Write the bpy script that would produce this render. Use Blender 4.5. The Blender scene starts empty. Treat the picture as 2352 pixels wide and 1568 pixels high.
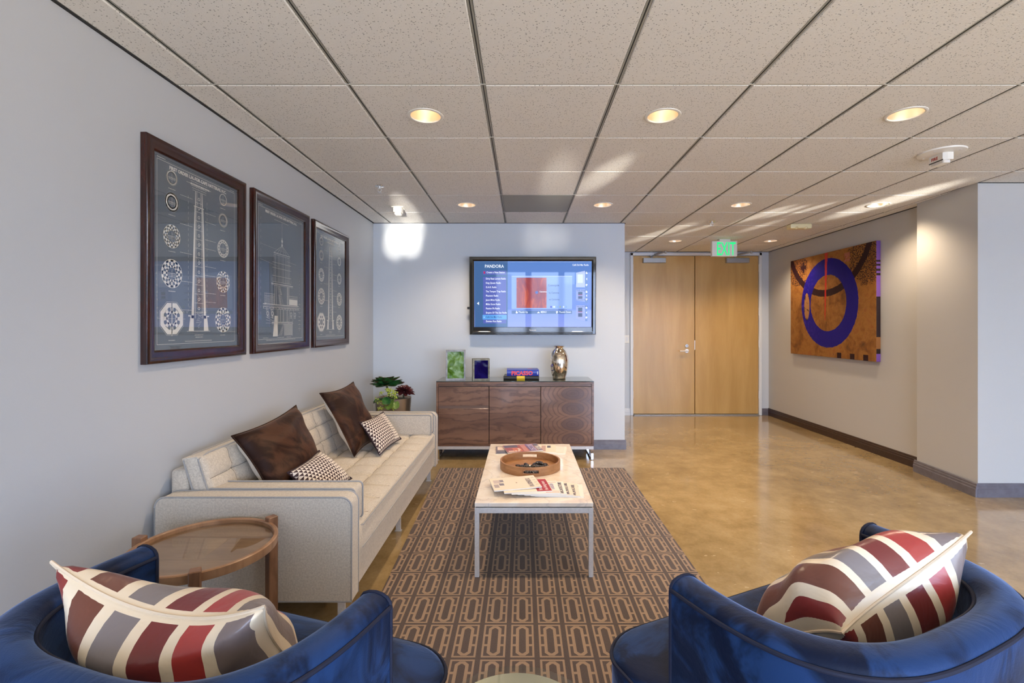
import bpy, bmesh, math, random
from mathutils import Vector, Matrix
R_ = math.radians
random.seed(7)
SC = bpy.context.scene
COL = SC.collection

# ------------------------------------------------------------------ camera, world, lights, exposure
cam_d = bpy.data.cameras.new('camera'); cam = bpy.data.objects.new('camera', cam_d); COL.objects.link(cam)
cam.location = (0, 0, 1.30); cam.rotation_euler = (R_(90), 0, 0)
cam_d.sensor_width = 36; cam_d.lens = 36 * 1109 / 2352
cam_d.shift_x = -24 / 2352; cam_d.shift_y = -34 / 2352; cam_d.clip_start = 0.02; cam_d.clip_end = 500
SC.camera = cam
SC.view_settings.view_transform = 'Standard'; SC.view_settings.look = 'None'
SC.view_settings.gamma = 1; SC.view_settings.use_curve_mapping = False
SC.view_settings.exposure = 0.0
SC.cycles.use_denoising = True
SC.cycles.max_bounces = 10; SC.cycles.diffuse_bounces = 6; SC.cycles.glossy_bounces = 5
SC.cycles.transmission_bounces = 6; SC.cycles.transparent_max_bounces = 12
SC.cycles.sample_clamp_indirect = 6; SC.cycles.caustics_reflective = False; SC.cycles.caustics_refractive = False

w = bpy.data.worlds.new('sky'); SC.world = w; w.use_nodes = True
wn = w.node_tree; bgn = wn.nodes['Background']
tc = wn.nodes.new('ShaderNodeTexCoord'); sep = wn.nodes.new('ShaderNodeSeparateXYZ'); rmp = wn.nodes.new('ShaderNodeValToRGB')
wn.links.new(tc.outputs['Generated'], sep.inputs[0]); hz = wn.nodes.new('ShaderNodeMath'); hz.operation = 'MULTIPLY_ADD'; hz.inputs[1].default_value = .5; hz.inputs[2].default_value = .5; wn.links.new(sep.outputs['Z'], hz.inputs[0]); wn.links.new(hz.outputs[0], rmp.inputs[0]); wn.links.new(rmp.outputs[0], bgn.inputs['Color'])
e = rmp.color_ramp.elements
e[0].position = 0.0; e[0].color = (1.05, 1.00, .93, 1); e[1].position = .47; e[1].color = (1.1, 1.04, .97, 1)   # bright lower half added to light the ceiling; no terrace is built
e = [rmp.color_ramp.elements.new(.50), rmp.color_ramp.elements.new(.85)]; e[0].color = (0.58, 0.74, 1.0, 1); e[1].color = (0.32, 0.52, 1.0, 1)
bgn.inputs['Strength'].default_value = 16.5

def area_light(name, loc, rot, sx, sy, energy, color, portal=False, spread=180):
    d = bpy.data.lights.new(name, 'AREA'); d.shape = 'RECTANGLE'; d.size = sx; d.size_y = sy; d.energy = energy; d.color = color
    d.spread = R_(spread)
    if portal: d.cycles.is_portal = True
    o = bpy.data.objects.new(name, d); o.location = loc; o.rotation_euler = rot; COL.objects.link(o); return o
def spot(name, loc, target, energy, color, size, blend=0.5, radius=0.03, parent=None):
    d = bpy.data.lights.new(name, 'SPOT'); d.energy = energy; d.color = color; d.spot_size = R_(size); d.spot_blend = blend; d.shadow_soft_size = radius
    o = bpy.data.objects.new(name, d); COL.objects.link(o)
    o.location = loc; dirv = Vector(target) - Vector(loc); o.rotation_euler = dirv.to_track_quat('-Z', 'Y').to_euler()
    if parent is not None:
        o.parent = parent; o.matrix_parent_inverse = Matrix.Translation(parent.location).inverted()
    return o
area_light('window_portal', (3.08, -2.93, 1.13), (R_(90), 0, 0), 7.8, 2.1, 0, (1, 1, 1), portal=True)
# low sun glancing off glass outside: light patches on the far wall and streaks along the ceiling
def glint(loc, tgt, en, sz, bl=0.6, col=(1, .93, .82)):
    return spot('sun_glint', loc, tgt, en, col, sz, bl, 0.02)
GLINTS = [((-0.55, -2.4, 0.9), (-1.35, 5.1, 2.17), 3000, 2.5, 1.0), ((-0.35, -2.4, 1.0), (-1.18, 5.1, 2.17), 3000, 2.3, 1.0), ((-0.55, -2.4, 0.9), (-1.33, 5.1, 2.33), 2600, 2.6, 1.0), ((-0.35, -2.4, 1.0), (-1.16, 5.1, 2.33), 2600, 2.5, 1.0),
          ((-0.40, -2.4, 1.0), (-1.12, 4.75, 2.42), 5500, 2.2, 1.0), ((0.30, -2.4, 1.05), (0.14, 5.1, 2.22), 520, 3.0, 1.0), ((0.55, -2.4, 1.05), (0.36, 5.1, 2.24), 520, 3.0, 1.0), ((0.3, -2.4, 1.0), (0.27, 3.7, 2.40), 1500, 3.6, 1.0),
          ((2.0, -2.4, 1.0), (0.58, 3.55, 2.40), 3200, 2.6, 1.0),
          ((4.15, -2.4, 1.0), (2.36, 4.75, 2.40), 5720, 1.5, .9), ((4.25, -2.4, 1.0), (2.52, 4.62, 2.40), 5720, 1.0, .9), ((4.4, -2.4, 1.0), (2.70, 4.50, 2.40), 4840, 1.0, .9), ((4.3, -2.4, 1.0), (2.60, 5.3, 2.40), 4400, 1.2, .9),
          ((4.6, -2.4, 1.0), (1.60, 5.75, 2.40), 7920, 2.0, 1.0), ((4.9, -2.4, 1.0), (1.95, 5.50, 2.40), 5280, 1.0, 1.0),
          ((4.2, -2.4, 1.0), (3.22, 4.25, 2.40), 7920, 2.8, .9)]
for k, g in enumerate(GLINTS):
    gl_ = glint(*g)
    if k < 6: gl_.scale = (1, 1.25, 1)

# ------------------------------------------------------------------ shader helpers
class NT:
    def __init__(s, name):
        s.m = bpy.data.materials.new(name); s.m.use_nodes = True; s.t = s.m.node_tree
        s.b = s.t.nodes['Principled BSDF']; s.o = s.t.nodes['Material Output']
    def n(s, kind): return s.t.nodes.new(kind)
    def set(s, inp, v):
        if isinstance(v, X): s.t.links.new(v.k, inp)
        elif isinstance(v, bpy.types.NodeSocket): s.t.links.new(v, inp)
        elif isinstance(v, tuple) and len(v) == 3 and inp.type == 'RGBA': inp.default_value = (*v, 1)
        else: inp.default_value = v
    def p(s, key, v): s.set(s.b.inputs[key], v)
    def math(s, op, a, b=None, c=None):
        n = s.n('ShaderNodeMath'); n.operation = op
        s.set(n.inputs[0], a)
        if b is not None: s.set(n.inputs[1], b)
        if c is not None: s.set(n.inputs[2], c)
        return X(s, n.outputs[0])
    def coord(s, which='Object'):
        t = s.n('ShaderNodeTexCoord'); return t.outputs[which]
    def xyz(s, vec):
        n = s.n('ShaderNodeSeparateXYZ'); s.set(n.inputs[0], vec); return [X(s, o) for o in n.outputs]
    def comb(s, x, y, z=0.0):
        n = s.n('ShaderNodeCombineXYZ'); s.set(n.inputs[0], x); s.set(n.inputs[1], y); s.set(n.inputs[2], z); return n.outputs[0]
    def scale(s, vec, sc):
        n = s.n('ShaderNodeMapping'); s.set(n.inputs[0], vec); n.inputs['Scale'].default_value = sc; return n.outputs[0]
    def noise(s, vec, scale, detail=3, rough=.5, dist=0.0):
        n = s.n('ShaderNodeTexNoise'); s.set(n.inputs['Vector'], vec); n.inputs['Scale'].default_value = scale
        n.inputs['Detail'].default_value = detail; n.inputs['Roughness'].default_value = rough; n.inputs['Distortion'].default_value = dist
        return X(s, n.outputs[0])
    def voro(s, vec, scale, out='Distance'):
        n = s.n('ShaderNodeTexVoronoi'); s.set(n.inputs['Vector'], vec); n.inputs['Scale'].default_value = scale; return X(s, n.outputs[out])
    def ramp(s, fac, stops, interp='LINEAR'):
        n = s.n('ShaderNodeValToRGB'); s.set(n.inputs[0], fac); cr = n.color_ramp; cr.interpolation = interp
        while len(cr.elements) > 1: cr.elements.remove(cr.elements[-1])
        cr.elements[0].position = stops[0][0]; cr.elements[0].color = (*stops[0][1], 1)
        for pos, c in stops[1:]:
            el = cr.elements.new(pos); el.color = (*c, 1)
        return n.outputs[0]
    def mix(s, f, a, b):
        n = s.n('ShaderNodeMix'); n.data_type = 'RGBA'; s.set(n.inputs[0], f); s.set(n.inputs[6], a); s.set(n.inputs[7], b); return n.outputs[2]
    def bump(s, h, strength=.3, dist=.01):
        n = s.n('ShaderNodeBump'); s.set(n.inputs['Height'], h); n.inputs['Strength'].default_value = strength; n.inputs['Distance'].default_value = dist
        s.t.links.new(n.outputs[0], s.b.inputs['Normal'])
class X:
    def __init__(s, nt, k): s.nt = nt; s.k = k
    def __add__(s, o): return s.nt.math('ADD', s, o)
    __radd__ = __add__
    def __sub__(s, o): return s.nt.math('SUBTRACT', s, o)
    def __rsub__(s, o): return s.nt.math('SUBTRACT', o, s)
    def __mul__(s, o): return s.nt.math('MULTIPLY', s, o)
    __rmul__ = __mul__
    def __truediv__(s, o): return s.nt.math('DIVIDE', s, o)
    def abs(s): return s.nt.math('ABSOLUTE', s)
    def sqrt(s): return s.nt.math('SQRT', s)
    def sin(s): return s.nt.math('SINE', s)
    def fract(s): return s.nt.math('FRACT', s)
    def lt(s, v): return s.nt.math('LESS_THAN', s, v)
    def gt(s, v): return s.nt.math('GREATER_THAN', s, v)
    def max(s, v): return s.nt.math('MAXIMUM', s, v)
    def min(s, v): return s.nt.math('MINIMUM', s, v)
    def mod(s, v): return s.nt.math('FLOORED_MODULO', s, v)
    def pp(s, v): return s.nt.math('PINGPONG', s, v)
    def sm(s, a, b):
        n = s.nt.n('ShaderNodeMapRange'); n.interpolation_type = 'SMOOTHSTEP'; s.nt.set(n.inputs[0], s)
        n.inputs[1].default_value = a; n.inputs[2].default_value = b; return X(s.nt, n.outputs[0])

def plain(name, col, rough=.5, metal=0.0, coat=0.0, spec=.5):
    t = NT(name); t.p('Base Color', col); t.p('Roughness', rough); t.p('Metallic', metal); t.p('Coat Weight', coat); t.p('Coat Roughness', .05); t.p('Specular IOR Level', spec)
    return t.m
def speckle(name, c1, c2, scale, rough=.6, bump=0.0, metal=0.0, detail=4):
    t = NT(name); n = t.noise(t.coord(), scale, detail); t.p('Base Color', t.mix(n.sm(.3, .7), c1, c2)); t.p('Roughness', rough); t.p('Metallic', metal)
    if bump: t.bump(n, bump, .005)
    return t.m
def emit(name, col, strength):
    t = NT(name); t.p('Base Color', (0.01, 0.01, 0.01)); t.p('Emission Color', col); t.p('Emission Strength', strength); t.p('Roughness', .15); return t.m
M = {}
def wallpaint(name, col):
    t = NT(name); c = t.coord(); n = t.noise(c, 1.2, 3); t.p('Base Color', t.mix(n, tuple(x * .97 for x in col), col)); t.p('Roughness', .62)
    t.bump(t.noise(c, 160, 2), .12, .002); return t.m
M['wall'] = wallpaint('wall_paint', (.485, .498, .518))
M['tvwall'] = wallpaint('daylit_wall_paint', (.62, .655, .69))  # same grey wall paint, daylight put into its brighter, bluer tone
M['rwall'] = wallpaint('warm_lit_wall_paint', (.50, .49, .475))  # same grey wall paint again, warm light put into the tone
def floor_mat():
    t = NT('polished_concrete'); c = t.coord(); a = t.noise(c, .9, 6, .65, .2); b = t.noise(c, 4.5, 7, .72, .15); f = t.noise(c, 60, 3)
    base = t.ramp(a * .55 + b * .45, [(.32, (.185, .120, .055)), (.45, (.30, .208, .098)), (.56, (.40, .285, .142)), (.70, (.50, .375, .21))])
    sp = t.voro(t.comb(t.xyz(c)[0] * 1.0 + t.noise(c, 6, 2) * .06, t.xyz(c)[1] * 2.0 + t.noise(c, 14, 2) * .08, 0.0), 9)
    chips = sp.lt(.16) * t.noise(c, 2.2, 3).gt(.53) * t.noise(c, 20, 3).gt(.5)
    base = t.mix(chips * .45, base, (.62, .50, .32))
    base = t.mix((f.sm(.35, .7)) * .10, base, (.12, .08, .04))
    t.p('Base Color', base); t.p('Roughness', b * .12 + .10); t.p('Coat Weight', .5); t.p('Coat Roughness', .06)
    t.bump(t.noise(c, 2.0, 2), .03, .01); return t.m
M['floor'] = floor_mat()
def tile_mat(name, col):
    t = NT(name); c = t.coord(); n = t.noise(c, 95, 3, .6); h = t.voro(c, 105); fine = t.noise(c, 300, 2)
    pit = h.lt(.25) * t.noise(c, 50, 1).gt(.46)
    t.p('Base Color', t.mix(pit * .75, t.mix(n, tuple(x * .93 for x in col), tuple(min(1, x * 1.04) for x in col)), tuple(x * .25 for x in col)))
    t.p('Roughness', .85); t.bump(n * .6 + fine * .5 - pit, .5, .004); return t.m
M['tile'] = tile_mat('mineral_tile', (.80, .78, .735))
M['vent'] = plain('grey_perforated_panel', (.33, .34, .31), .7)
M['grid'] = plain('shaded_rail_paint', (.36, .36, .32), .5); M['grid2'] = plain('lit_rail_paint', (.60, .60, .56), .5)  # one rail finish: groove shade darkens the depth rails, cross rails painted as lit
M['dark'] = plain('shadow_gap', (.02, .02, .02), .8)
M['base_dark'] = speckle('dark_brown_baseboard', (.030, .014, .012), (.042, .020, .016), 30, .35)
M['base_grey'] = speckle('sky_lit_baseboard', (.12, .11, .13), (.15, .14, .165), 20, .28)  # same board as the brown runs, sky reflection put into its grey
M['white'] = plain('white_paint', (.74, .76, .78), .4)
M['plastic'] = plain('white_plastic', (.80, .78, .72), .35)
M['cream_plastic'] = plain('yellowed_plastic', (.80, .70, .42), .4)
M['chrome'] = plain('chrome', (.86, .86, .87), .08, 1.0)
M['steel'] = speckle('brushed_steel', (.74, .73, .72), (.82, .81, .80), 90, .34, 0, .45)
M['alu'] = plain('grey_metal_paint', (.36, .36, .36), .4, .4)
M['black'] = plain('gloss_black', (.006, .006, .007), .08, 0, .6)
M['matte_black'] = plain('matte_black', (.015, .015, .015), .5)
M['paper'] = plain('page_edges', (.78, .77, .74), .7)
def wood(name, c1, c2, axis, sc=(1, 1, 1), freq=14, rough=.35, dist=3.0, coat=.0):
    t = NT(name); c = t.coord(); n = t.noise(t.scale(c, sc), freq, 5, .6, dist); f = t.noise(t.scale(c, tuple(x * 6 for x in sc)), freq, 3, .6)
    t.p('Base Color', t.mix(n.sm(.3, .72) * .8 + f * .2, c1, c2)); t.p('Roughness', rough); t.p('Coat Weight', coat); t.p('Coat Roughness', .1); t.bump(f, .05, .002); return t.m
M['maple'] = wood('maple_veneer', (.47, .275, .080), (.60, .375, .135), 2, (1.6, 1, .22), 3.0, .30, .4)
M['walnut'] = wood('walnut_wood', (.13, .058, .028), (.30, .150, .078), 2, (4, 4, .6), 6, .34, .3)
M['walnut_top'] = wood('walnut_tabletop', (.24, .120, .058), (.40, .225, .120), 2, (.9, 6, 1), 5, .3, .3)
M['mahogany'] = wood('dark_mahogany', (.008, .003, .003), (.055, .012, .007), 2, (8, 8, .7), 9, .16, .4, .2)
M['traywood'] = wood('acacia_wood', (.26, .115, .042), (.40, .20, .085), 2, (2, 2, 8), 5, .45, 1.0)
def credenza_wood(knots=False):
    t = NT('walnut_veneer_knots' if knots else 'walnut_veneer'); x, y, z = t.xyz(t.coord())
    low = t.noise(t.comb(x * 1.5, z * 5.0, 3.1), 1.5, 4, .55, .3)
    fld = z * 13.0 + low * 3.6 + t.noise(t.comb(x * 6, z * 16, 1.0), 2, 3) * .7
    if knots:
        zz = (z - .202 + .0745).mod(.149) - .0745; xx = (x - .490) * .53 
        wob = t.noise(t.comb(x * 6, z * 10, 0.0), 1.5, 3)
        d = (xx * xx + zz * zz).sqrt() + wob * .018
        k = 1.0 - (xx * xx + zz * zz).sqrt().sm(.050, .068)
        fld = d * 42 + low * .5
    ln = fld.fract(); line = (ln - .5).abs().sm(.28, .5)
    fine = t.noise(t.comb(x * 6, z * 160, y * 30), 1.2, 3)
    col = t.mix(low.sm(.3, .7), (.155, .078, .048), (.27, .145, .090))
    col = t.mix(line * .62, col, (.070, .036, .030)); col = t.mix(fine * .35, col, (.11, .055, .035))
    if knots: col = t.mix(k * .55, col, (.085, .052, .050))
    t.p('Base Color', col); t.p('Roughness', .30); t.p('Coat Weight', .3); t.p('Coat Roughness', .12); return t.m
M['cred'] = credenza_wood(); M['cred_knot'] = credenza_wood(True)
def tweed(name, c1, c2):
    t = NT(name); c = t.coord(); n = t.noise(c, 420, 2, .7); m = t.noise(c, 120, 3, .7); l = t.noise(c, 6, 2)
    t.p('Base Color', t.mix(n.sm(.3, .7) * .5 + m.sm(.3, .7) * .5, c1, c2)); t.p('Roughness', .9); t.p('Sheen Weight', .25); t.bump(n + m, .4, .003); return t.m
M['tweed'] = tweed('oatmeal_tweed', (.42, .355, .28), (.70, .62, .51))
M['piping'] = tweed('grey_piping', (.30, .29, .28), (.38, .36, .34))
def velvet(name, dark, light, tint, spots=7, sheen=.6, rough=.55, lo=.42, hi=.60):
    t = NT(name); c = t.coord(); n = t.noise(c, spots, 4, .6, .8); f = t.noise(c, 300, 2)
    t.p('Base Color', t.mix(n.sm(lo, hi), dark, light)); t.p('Roughness', rough); t.p('Sheen Weight', sheen); t.p('Sheen Roughness', .35); t.p('Sheen Tint', tint)
    t.p('Specular IOR Level', .15); t.bump(n * 2 + f * .15, .25, .01); return t.m
M['velvet'] = velvet('navy_velvet', (.0022, .0065, .024), (.012, .038, .120), (.38, .52, .90), 6, .6)
M['velvet_pipe'] = plain('navy_piping', (.003, .006, .025), .8)
M['brown'] = velvet('brown_velvet', (.020, .007, .004), (.065, .026, .013), (.60, .36, .22), 7, .28)
M['cream_cloth'] = tweed('cream_cloth', (.55, .50, .42), (.68, .63, .55))
def triangles():
    t = NT('triangle_print'); u, v, _ = t.xyz(t.coord('UV'))
    nu, nv = 15.0, 13.0
    row = t.math('FLOOR', v * nv); fv = (v * nv).fract(); fu = (u * nu + row * .5).fract()
    tri = ((fu - .5).abs() * 2).lt(fv)                      # triangle pointing down
    big = (u * .9 - v * .0 - .72).abs().lt(.10)
    dia = ((fu - .5).abs() + (fv - .5).abs()).lt(.36)
    pat = tri * (1.0 - big) + dia * big
    t.p('Base Color', t.mix(pat, (.74, .66, .58), (.045, .018, .022))); t.p('Roughness', .8); t.bump(t.noise(t.coord(), 300, 2), .15, .002); return t.m
M['tri'] = triangles(); M['maroon'] = plain('dark_plum_cloth', (.030, .012, .018), .85)
def leafprint():
    t = NT('red_stripe_satin'); u, v, _ = t.xyz(t.coord('UV')); c = t.coord()
    wv = (v - .5).abs() * 2                                     # 0 centre, 1 edges
    vv = 1.0 - v                                            # 0 at the top seam
    s = u * 5.7 + (vv * vv) * (u - .5) * -2.2 + t.noise(c, 3, 1) * .7
    band = s.fract(); idx = t.math('FLOOR', s)
    gap = (band - .5).abs().gt(.355)
    seam = vv.lt(.013).k
    hsh = ((idx + v.gt(5) + 60.0) / 6.0).fract()
    col = t.ramp(hsh, [(0, (.24, .030, .026)), (.12, (.15, .048, .030)), (.30, (.21, .175, .17)), (.45, (.17, .024, .022)), (.62, (.38, .040, .034)), (.80, (.20, .15, .14))], 'CONSTANT')
    f = gap.max(X(t, seam)).max(u.lt(.02)).max(u.gt(.98))
    t.p('Base Color', t.mix(f, col, (.80, .66, .48))); t.p('Roughness', .30); t.p('Sheen Weight', .15); t.p('Coat Weight', .15); t.p('Coat Roughness', .3)
    t.bump(t.noise(c, 14, 3, .5, .5), .25, .02); return t.m
M['leaf_print'] = leafprint()
def marble():
    t = NT('cream_marble'); c = t.coord(); n = t.noise(t.scale(c, (1, .8, 1)), 5, 6, .65, 1.6); v = t.noise(c, 2.4, 4, .6, 2.0)
    col = t.mix(n.sm(.35, .7), (.78, .66, .54), (.86, .79, .70)); col = t.mix((v - .5).abs().sm(.035, .0) * .35, col, (.48, .42, .40))
    t.p('Base Color', col); t.p('Roughness', .16); t.p('Coat Weight', .3); return t.m
M['marble'] = marble()
def rug():
    t = NT('geometric_rug'); x, y, z = t.xyz(t.coord()); px, py = .1158, .2192
    u = ((x + .174) / px).fract(); v = ((y - 1.881) / py).fract(); nz = t.noise(t.coord(), 240, 2, .7); nz2 = t.noise(t.coord(), 2.0, 3)
    a = (u - .5).abs(); b = (v - .5).abs()                       # mirrored cell
    X_, Y_ = a * px, b * py                                 # metres from the cell's centre (0..0.058, 0..0.1096)
    cell = X_.lt(.0475) * Y_.lt(.1035)
    border = cell * (1.0 - X_.lt(.0392) * Y_.lt(.0950))
    def octo(w_, h_, c_): return X_.lt(w_) * Y_.lt(h_) * (X_ + Y_).lt(w_ + h_ - c_)
    ring = octo(.0268, .093, .016) * (1.0 - octo(.0140, .080, .011))
    bars = (Y_ - .031).abs().lt(.0062) * X_.gt(.026) * X_.lt(.0475)
    diag = ((X_ + Y_) - .128).abs().lt(.004) * cell * X_.gt(.02)
    li = border.max(ring).max(bars)
    col = t.mix(li, (.058, .036, .028), (.30, .20, .128))
    col = t.mix(nz.sm(.25, .75) * .45, col, t.mix(li, (.11, .078, .066), (.26, .16, .10)))
    t.p('Base Color', col); t.p('Roughness', .95); t.p('Sheen Weight', .2); t.bump(nz * .5 + li * .6, .5, .004); return t.m
M['rug'] = rug()

# ------------------------------------------------------------------ mesh helpers
def BM(): return bmesh.new()
def wm(o):
    m = Matrix.LocRotScale(o.location, o.rotation_euler, o.scale)
    return m if o.parent is None else wm(o.parent) @ o.matrix_parent_inverse @ m
def link(name, data, mats, parent=None, local=False, smooth=False, **props):
    if isinstance(data, bmesh.types.BMesh):
        me = bpy.data.meshes.new(name); bmesh.ops.recalc_face_normals(data, faces=data.faces) if not props.pop('keep', False) else None
        data.to_mesh(me); data.free()
        for m in (mats if isinstance(mats, (list, tuple)) else [mats]): me.materials.append(m)
        if smooth: smooth_by_angle(me, 40 if smooth is True else smooth)
    else: me = data
    props.pop('keep', None)
    o = bpy.data.objects.new(name, me); COL.objects.link(o)
    if parent is not None:
        o.parent = parent
        if not local: o.matrix_parent_inverse = wm(parent).inverted()
    for k, v in props.items(): o[k] = v
    return o
def smooth_by_angle(me, deg):
    for p in me.polygons: p.use_smooth = True
    b = bmesh.new(); b.from_mesh(me)
    for ed in b.edges:
        if len(ed.link_faces) == 2 and ed.calc_face_angle(0) > R_(deg): ed.smooth = False
    b.to_mesh(me); b.free()
def thing(name, label, cat, loc=(0, 0, 0), rz=0, group=None):
    o = bpy.data.objects.new(name, None); o.empty_display_size = .05; COL.objects.link(o); o.location = loc; o.rotation_euler = (0, 0, rz)
    o['label'] = label; o['category'] = cat
    if group: o['group'] = group
    return o
def tag(o, label, cat, group=None):
    o['label'] = label; o['category'] = cat
    if group: o['group'] = group
    return o
def struct(name, bm, mat, parent=None, **k):
    o = link(name, bm, mat, parent, **k)
    if parent is None: o['kind'] = 'structure'
    return o
def copy_tree(o, parent=None):
    c = o.copy(); COL.objects.link(c)
    if parent is not None: c.parent = parent; c.matrix_parent_inverse = o.matrix_parent_inverse.copy()
    for ch in [q for q in bpy.data.objects if q.parent == o and q != c]: copy_tree(ch, c)
    return c
def box(bm, x0, x1, y0, y1, z0, z1, bevel=0, seg=1, mi=0):
    r = bmesh.ops.create_cube(bm, size=1)
    for v in r['verts']: v.co = Vector(((x0 + x1) / 2 + v.co.x * (x1 - x0), (y0 + y1) / 2 + v.co.y * (y1 - y0), (z0 + z1) / 2 + v.co.z * (z1 - z0)))
    fs = set(f for v in r['verts'] for f in v.link_faces)
    for f in fs: f.material_index = mi
    if bevel:
        es = list({ed for f in fs for ed in f.edges})
        bmesh.ops.bevel(bm, geom=es, offset=bevel, segments=seg, profile=.5, affect='EDGES')
    return bm
def B(*a, **k): return box(BM(), *a, **k)
def cyl(bm, p0, p1, r0, r1=None, n=16, caps=True):
    p0, p1 = Vector(p0), Vector(p1); r1 = r0 if r1 is None else r1; d = p1 - p0
    mt = Matrix.Translation((p0 + p1) / 2) @ d.to_track_quat('Z', 'Y').to_matrix().to_4x4()
    bmesh.ops.create_cone(bm, cap_ends=caps, segments=n, radius1=r0, radius2=r1, depth=d.length, matrix=mt); return bm
def sphere(bm, c, r, sx=1, sy=1, sz=1, u=12, v=8, rot=None):
    mt = Matrix.Translation(c) @ (rot.to_4x4() if rot else Matrix.Identity(4)) @ Matrix.Diagonal((r * sx, r * sy, r * sz, 1))
    bmesh.ops.create_uvsphere(bm, u_segments=u, v_segments=v, radius=1, matrix=mt); return bm
def lathe(bm, prof, n=32, c=(0, 0), closed=False):
    rings = []
    for r, z in prof:
        if r < 1e-6: rings.append([bm.verts.new((c[0], c[1], z))])
        else: rings.append([bm.verts.new((c[0] + r * math.cos(2 * math.pi * i / n), c[1] + r * math.sin(2 * math.pi * i / n), z)) for i in range(n)])
    pairs = list(zip(rings, rings[1:])) + ([(rings[-1], rings[0])] if closed else [])
    for a, b in pairs:
        for i in range(n):
            j = (i + 1) % n
            q = [a[i % len(a)], a[j % len(a)], b[j % len(b)], b[i % len(b)]]
            q = [v for k, v in enumerate(q) if v not in q[:k]]
            if len(q) > 2: bm.faces.new(q)
    return bm
def tube(bm, pts, r, n=6, closed=False):
    pts = [Vector(p) for p in pts]; N = len(pts); rings = []; up = None
    for i, p in enumerate(pts):
        a = pts[(i - 1) % N] if (closed or i > 0) else p; b = pts[(i + 1) % N] if (closed or i < N - 1) else p
        t = (b - a).normalized()
        if up is None: up = t.orthogonal().normalized()
        up = (up - t * up.dot(t)).normalized(); s = t.cross(up)
        rings.append([bm.verts.new(p + (up * math.cos(2 * math.pi * k / n) + s * math.sin(2 * math.pi * k / n)) * r) for k in range(n)])
    for i in range(N if closed else N - 1):
        a, b = rings[i], rings[(i + 1) % N]; off = 0
        if closed and i == N - 1:
            off = min(range(n), key=lambda o: (a[0].co - b[o].co).length)
        for k in range(n): bm.faces.new((a[k], a[(k + 1) % n], b[(k + 1 + off) % n], b[(k + off) % n]))
    if not closed:
        bm.faces.new(list(reversed(rings[0]))); bm.faces.new(rings[-1])
    return bm
def prism(bm, pts, fn, d0, d1, mi=0):
    """extrude a 2D outline; fn(a, b, d) -> 3D point"""
    a = [bm.verts.new(fn(p[0], p[1], d0)) for p in pts]; b = [bm.verts.new(fn(p[0], p[1], d1)) for p in pts]; n = len(pts)
    fs = [bm.faces.new(list(reversed(a))), bm.faces.new(b)] + [bm.faces.new((a[i], a[(i + 1) % n], b[(i + 1) % n], b[i])) for i in range(n)]
    for f in fs: f.material_index = mi
    return bm
def rrect(x0, x1, z0, z1, r, corners=(1, 1, 1, 1), seg=6):
    """outline of a rectangle, corners = (x0z0, x1z0, x1z1, x0z1) rounded or not"""
    out = []
    for (cx, cz, a0), on in zip(((x0 + r, z0 + r, 180), (x1 - r, z0 + r, 270), (x1 - r, z1 - r, 0), (x0 + r, z1 - r, 90)), corners):
        if on:
            for k in range(seg + 1):
                a = R_(a0 + 90 * k / seg); out.append((cx + r * math.cos(a), cz + r * math.sin(a)))
        else: out.append((x0 if cx < (x0 + x1) / 2 else x1, z0 if cz < (z0 + z1) / 2 else z1))
    return out
def grid(bm, nu, nv, fn, uv=False, mi=0, closed_u=False):
    vs = [[bm.verts.new(fn(i / nu, j / nv)) for j in range(nv + 1)] for i in range(nu + 1)]
    l = bm.loops.layers.uv.verify() if uv else None
    for i in range(nu):
        for j in range(nv):
            f = bm.faces.new((vs[i][j], vs[i + 1][j], vs[i + 1][j + 1], vs[i][j + 1])); f.material_index = mi
            if uv:
                for lp, (a, b) in zip(f.loops, ((i, j), (i + 1, j), (i + 1, j + 1), (i, j + 1))): lp[l].uv = (a / nu, b / nv)
    return vs
def sweep_frame(bm, w, h, prof, fn):
    """moulding round a w x h rectangle (outer size); prof = [(inset, height)], closed section; fn(a,b,d)->3D"""
    rings = []
    for ins, d in prof:
        rings.append([bm.verts.new(fn(a, b, d)) for a, b in ((ins, ins), (w - ins, ins), (w - ins, h - ins), (ins, h - ins))])
    for i in range(len(rings)):
        p, q = rings[i], rings[(i + 1) % len(rings)]
        for k in range(4): bm.faces.new((p[k], p[(k + 1) % 4], q[(k + 1) % 4], q[k]))
    return bm
def text(name, s, size, fn, mat, parent, align='LEFT', bold=0.0, sx=1.0, ext=.0006, shear=0.0):
    """lettering as a mesh; fn = 4x4 matrix placing the text's local xy plane"""
    c = bpy.data.curves.new(name, 'FONT'); c.body = s; c.size = size; c.align_x = align; c.offset = bold; c.extrude = ext; c.resolution_u = 2; c.shear = shear
    o = bpy.data.objects.new('tmp', c); dg = None
    COL.objects.link(o); bpy.context.view_layer.update()
    me = bpy.data.meshes.new_from_object(o.evaluated_get(bpy.context.evaluated_depsgraph_get())); me.name = name
    bpy.data.objects.remove(o); bpy.data.curves.remove(c)
    me.transform(fn @ Matrix.Diagonal((sx, 1, 1, 1))); me.materials.clear(); me.materials.append(mat)
    return link(name, me, None, parent)
def frame_m(origin, ax, ay):
    ax, ay = Vector(ax).normalized(), Vector(ay).normalized(); az = ax.cross(ay)
    m = Matrix((ax, ay, az)).transposed().to_4x4(); m.translation = Vector(origin); return m
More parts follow.
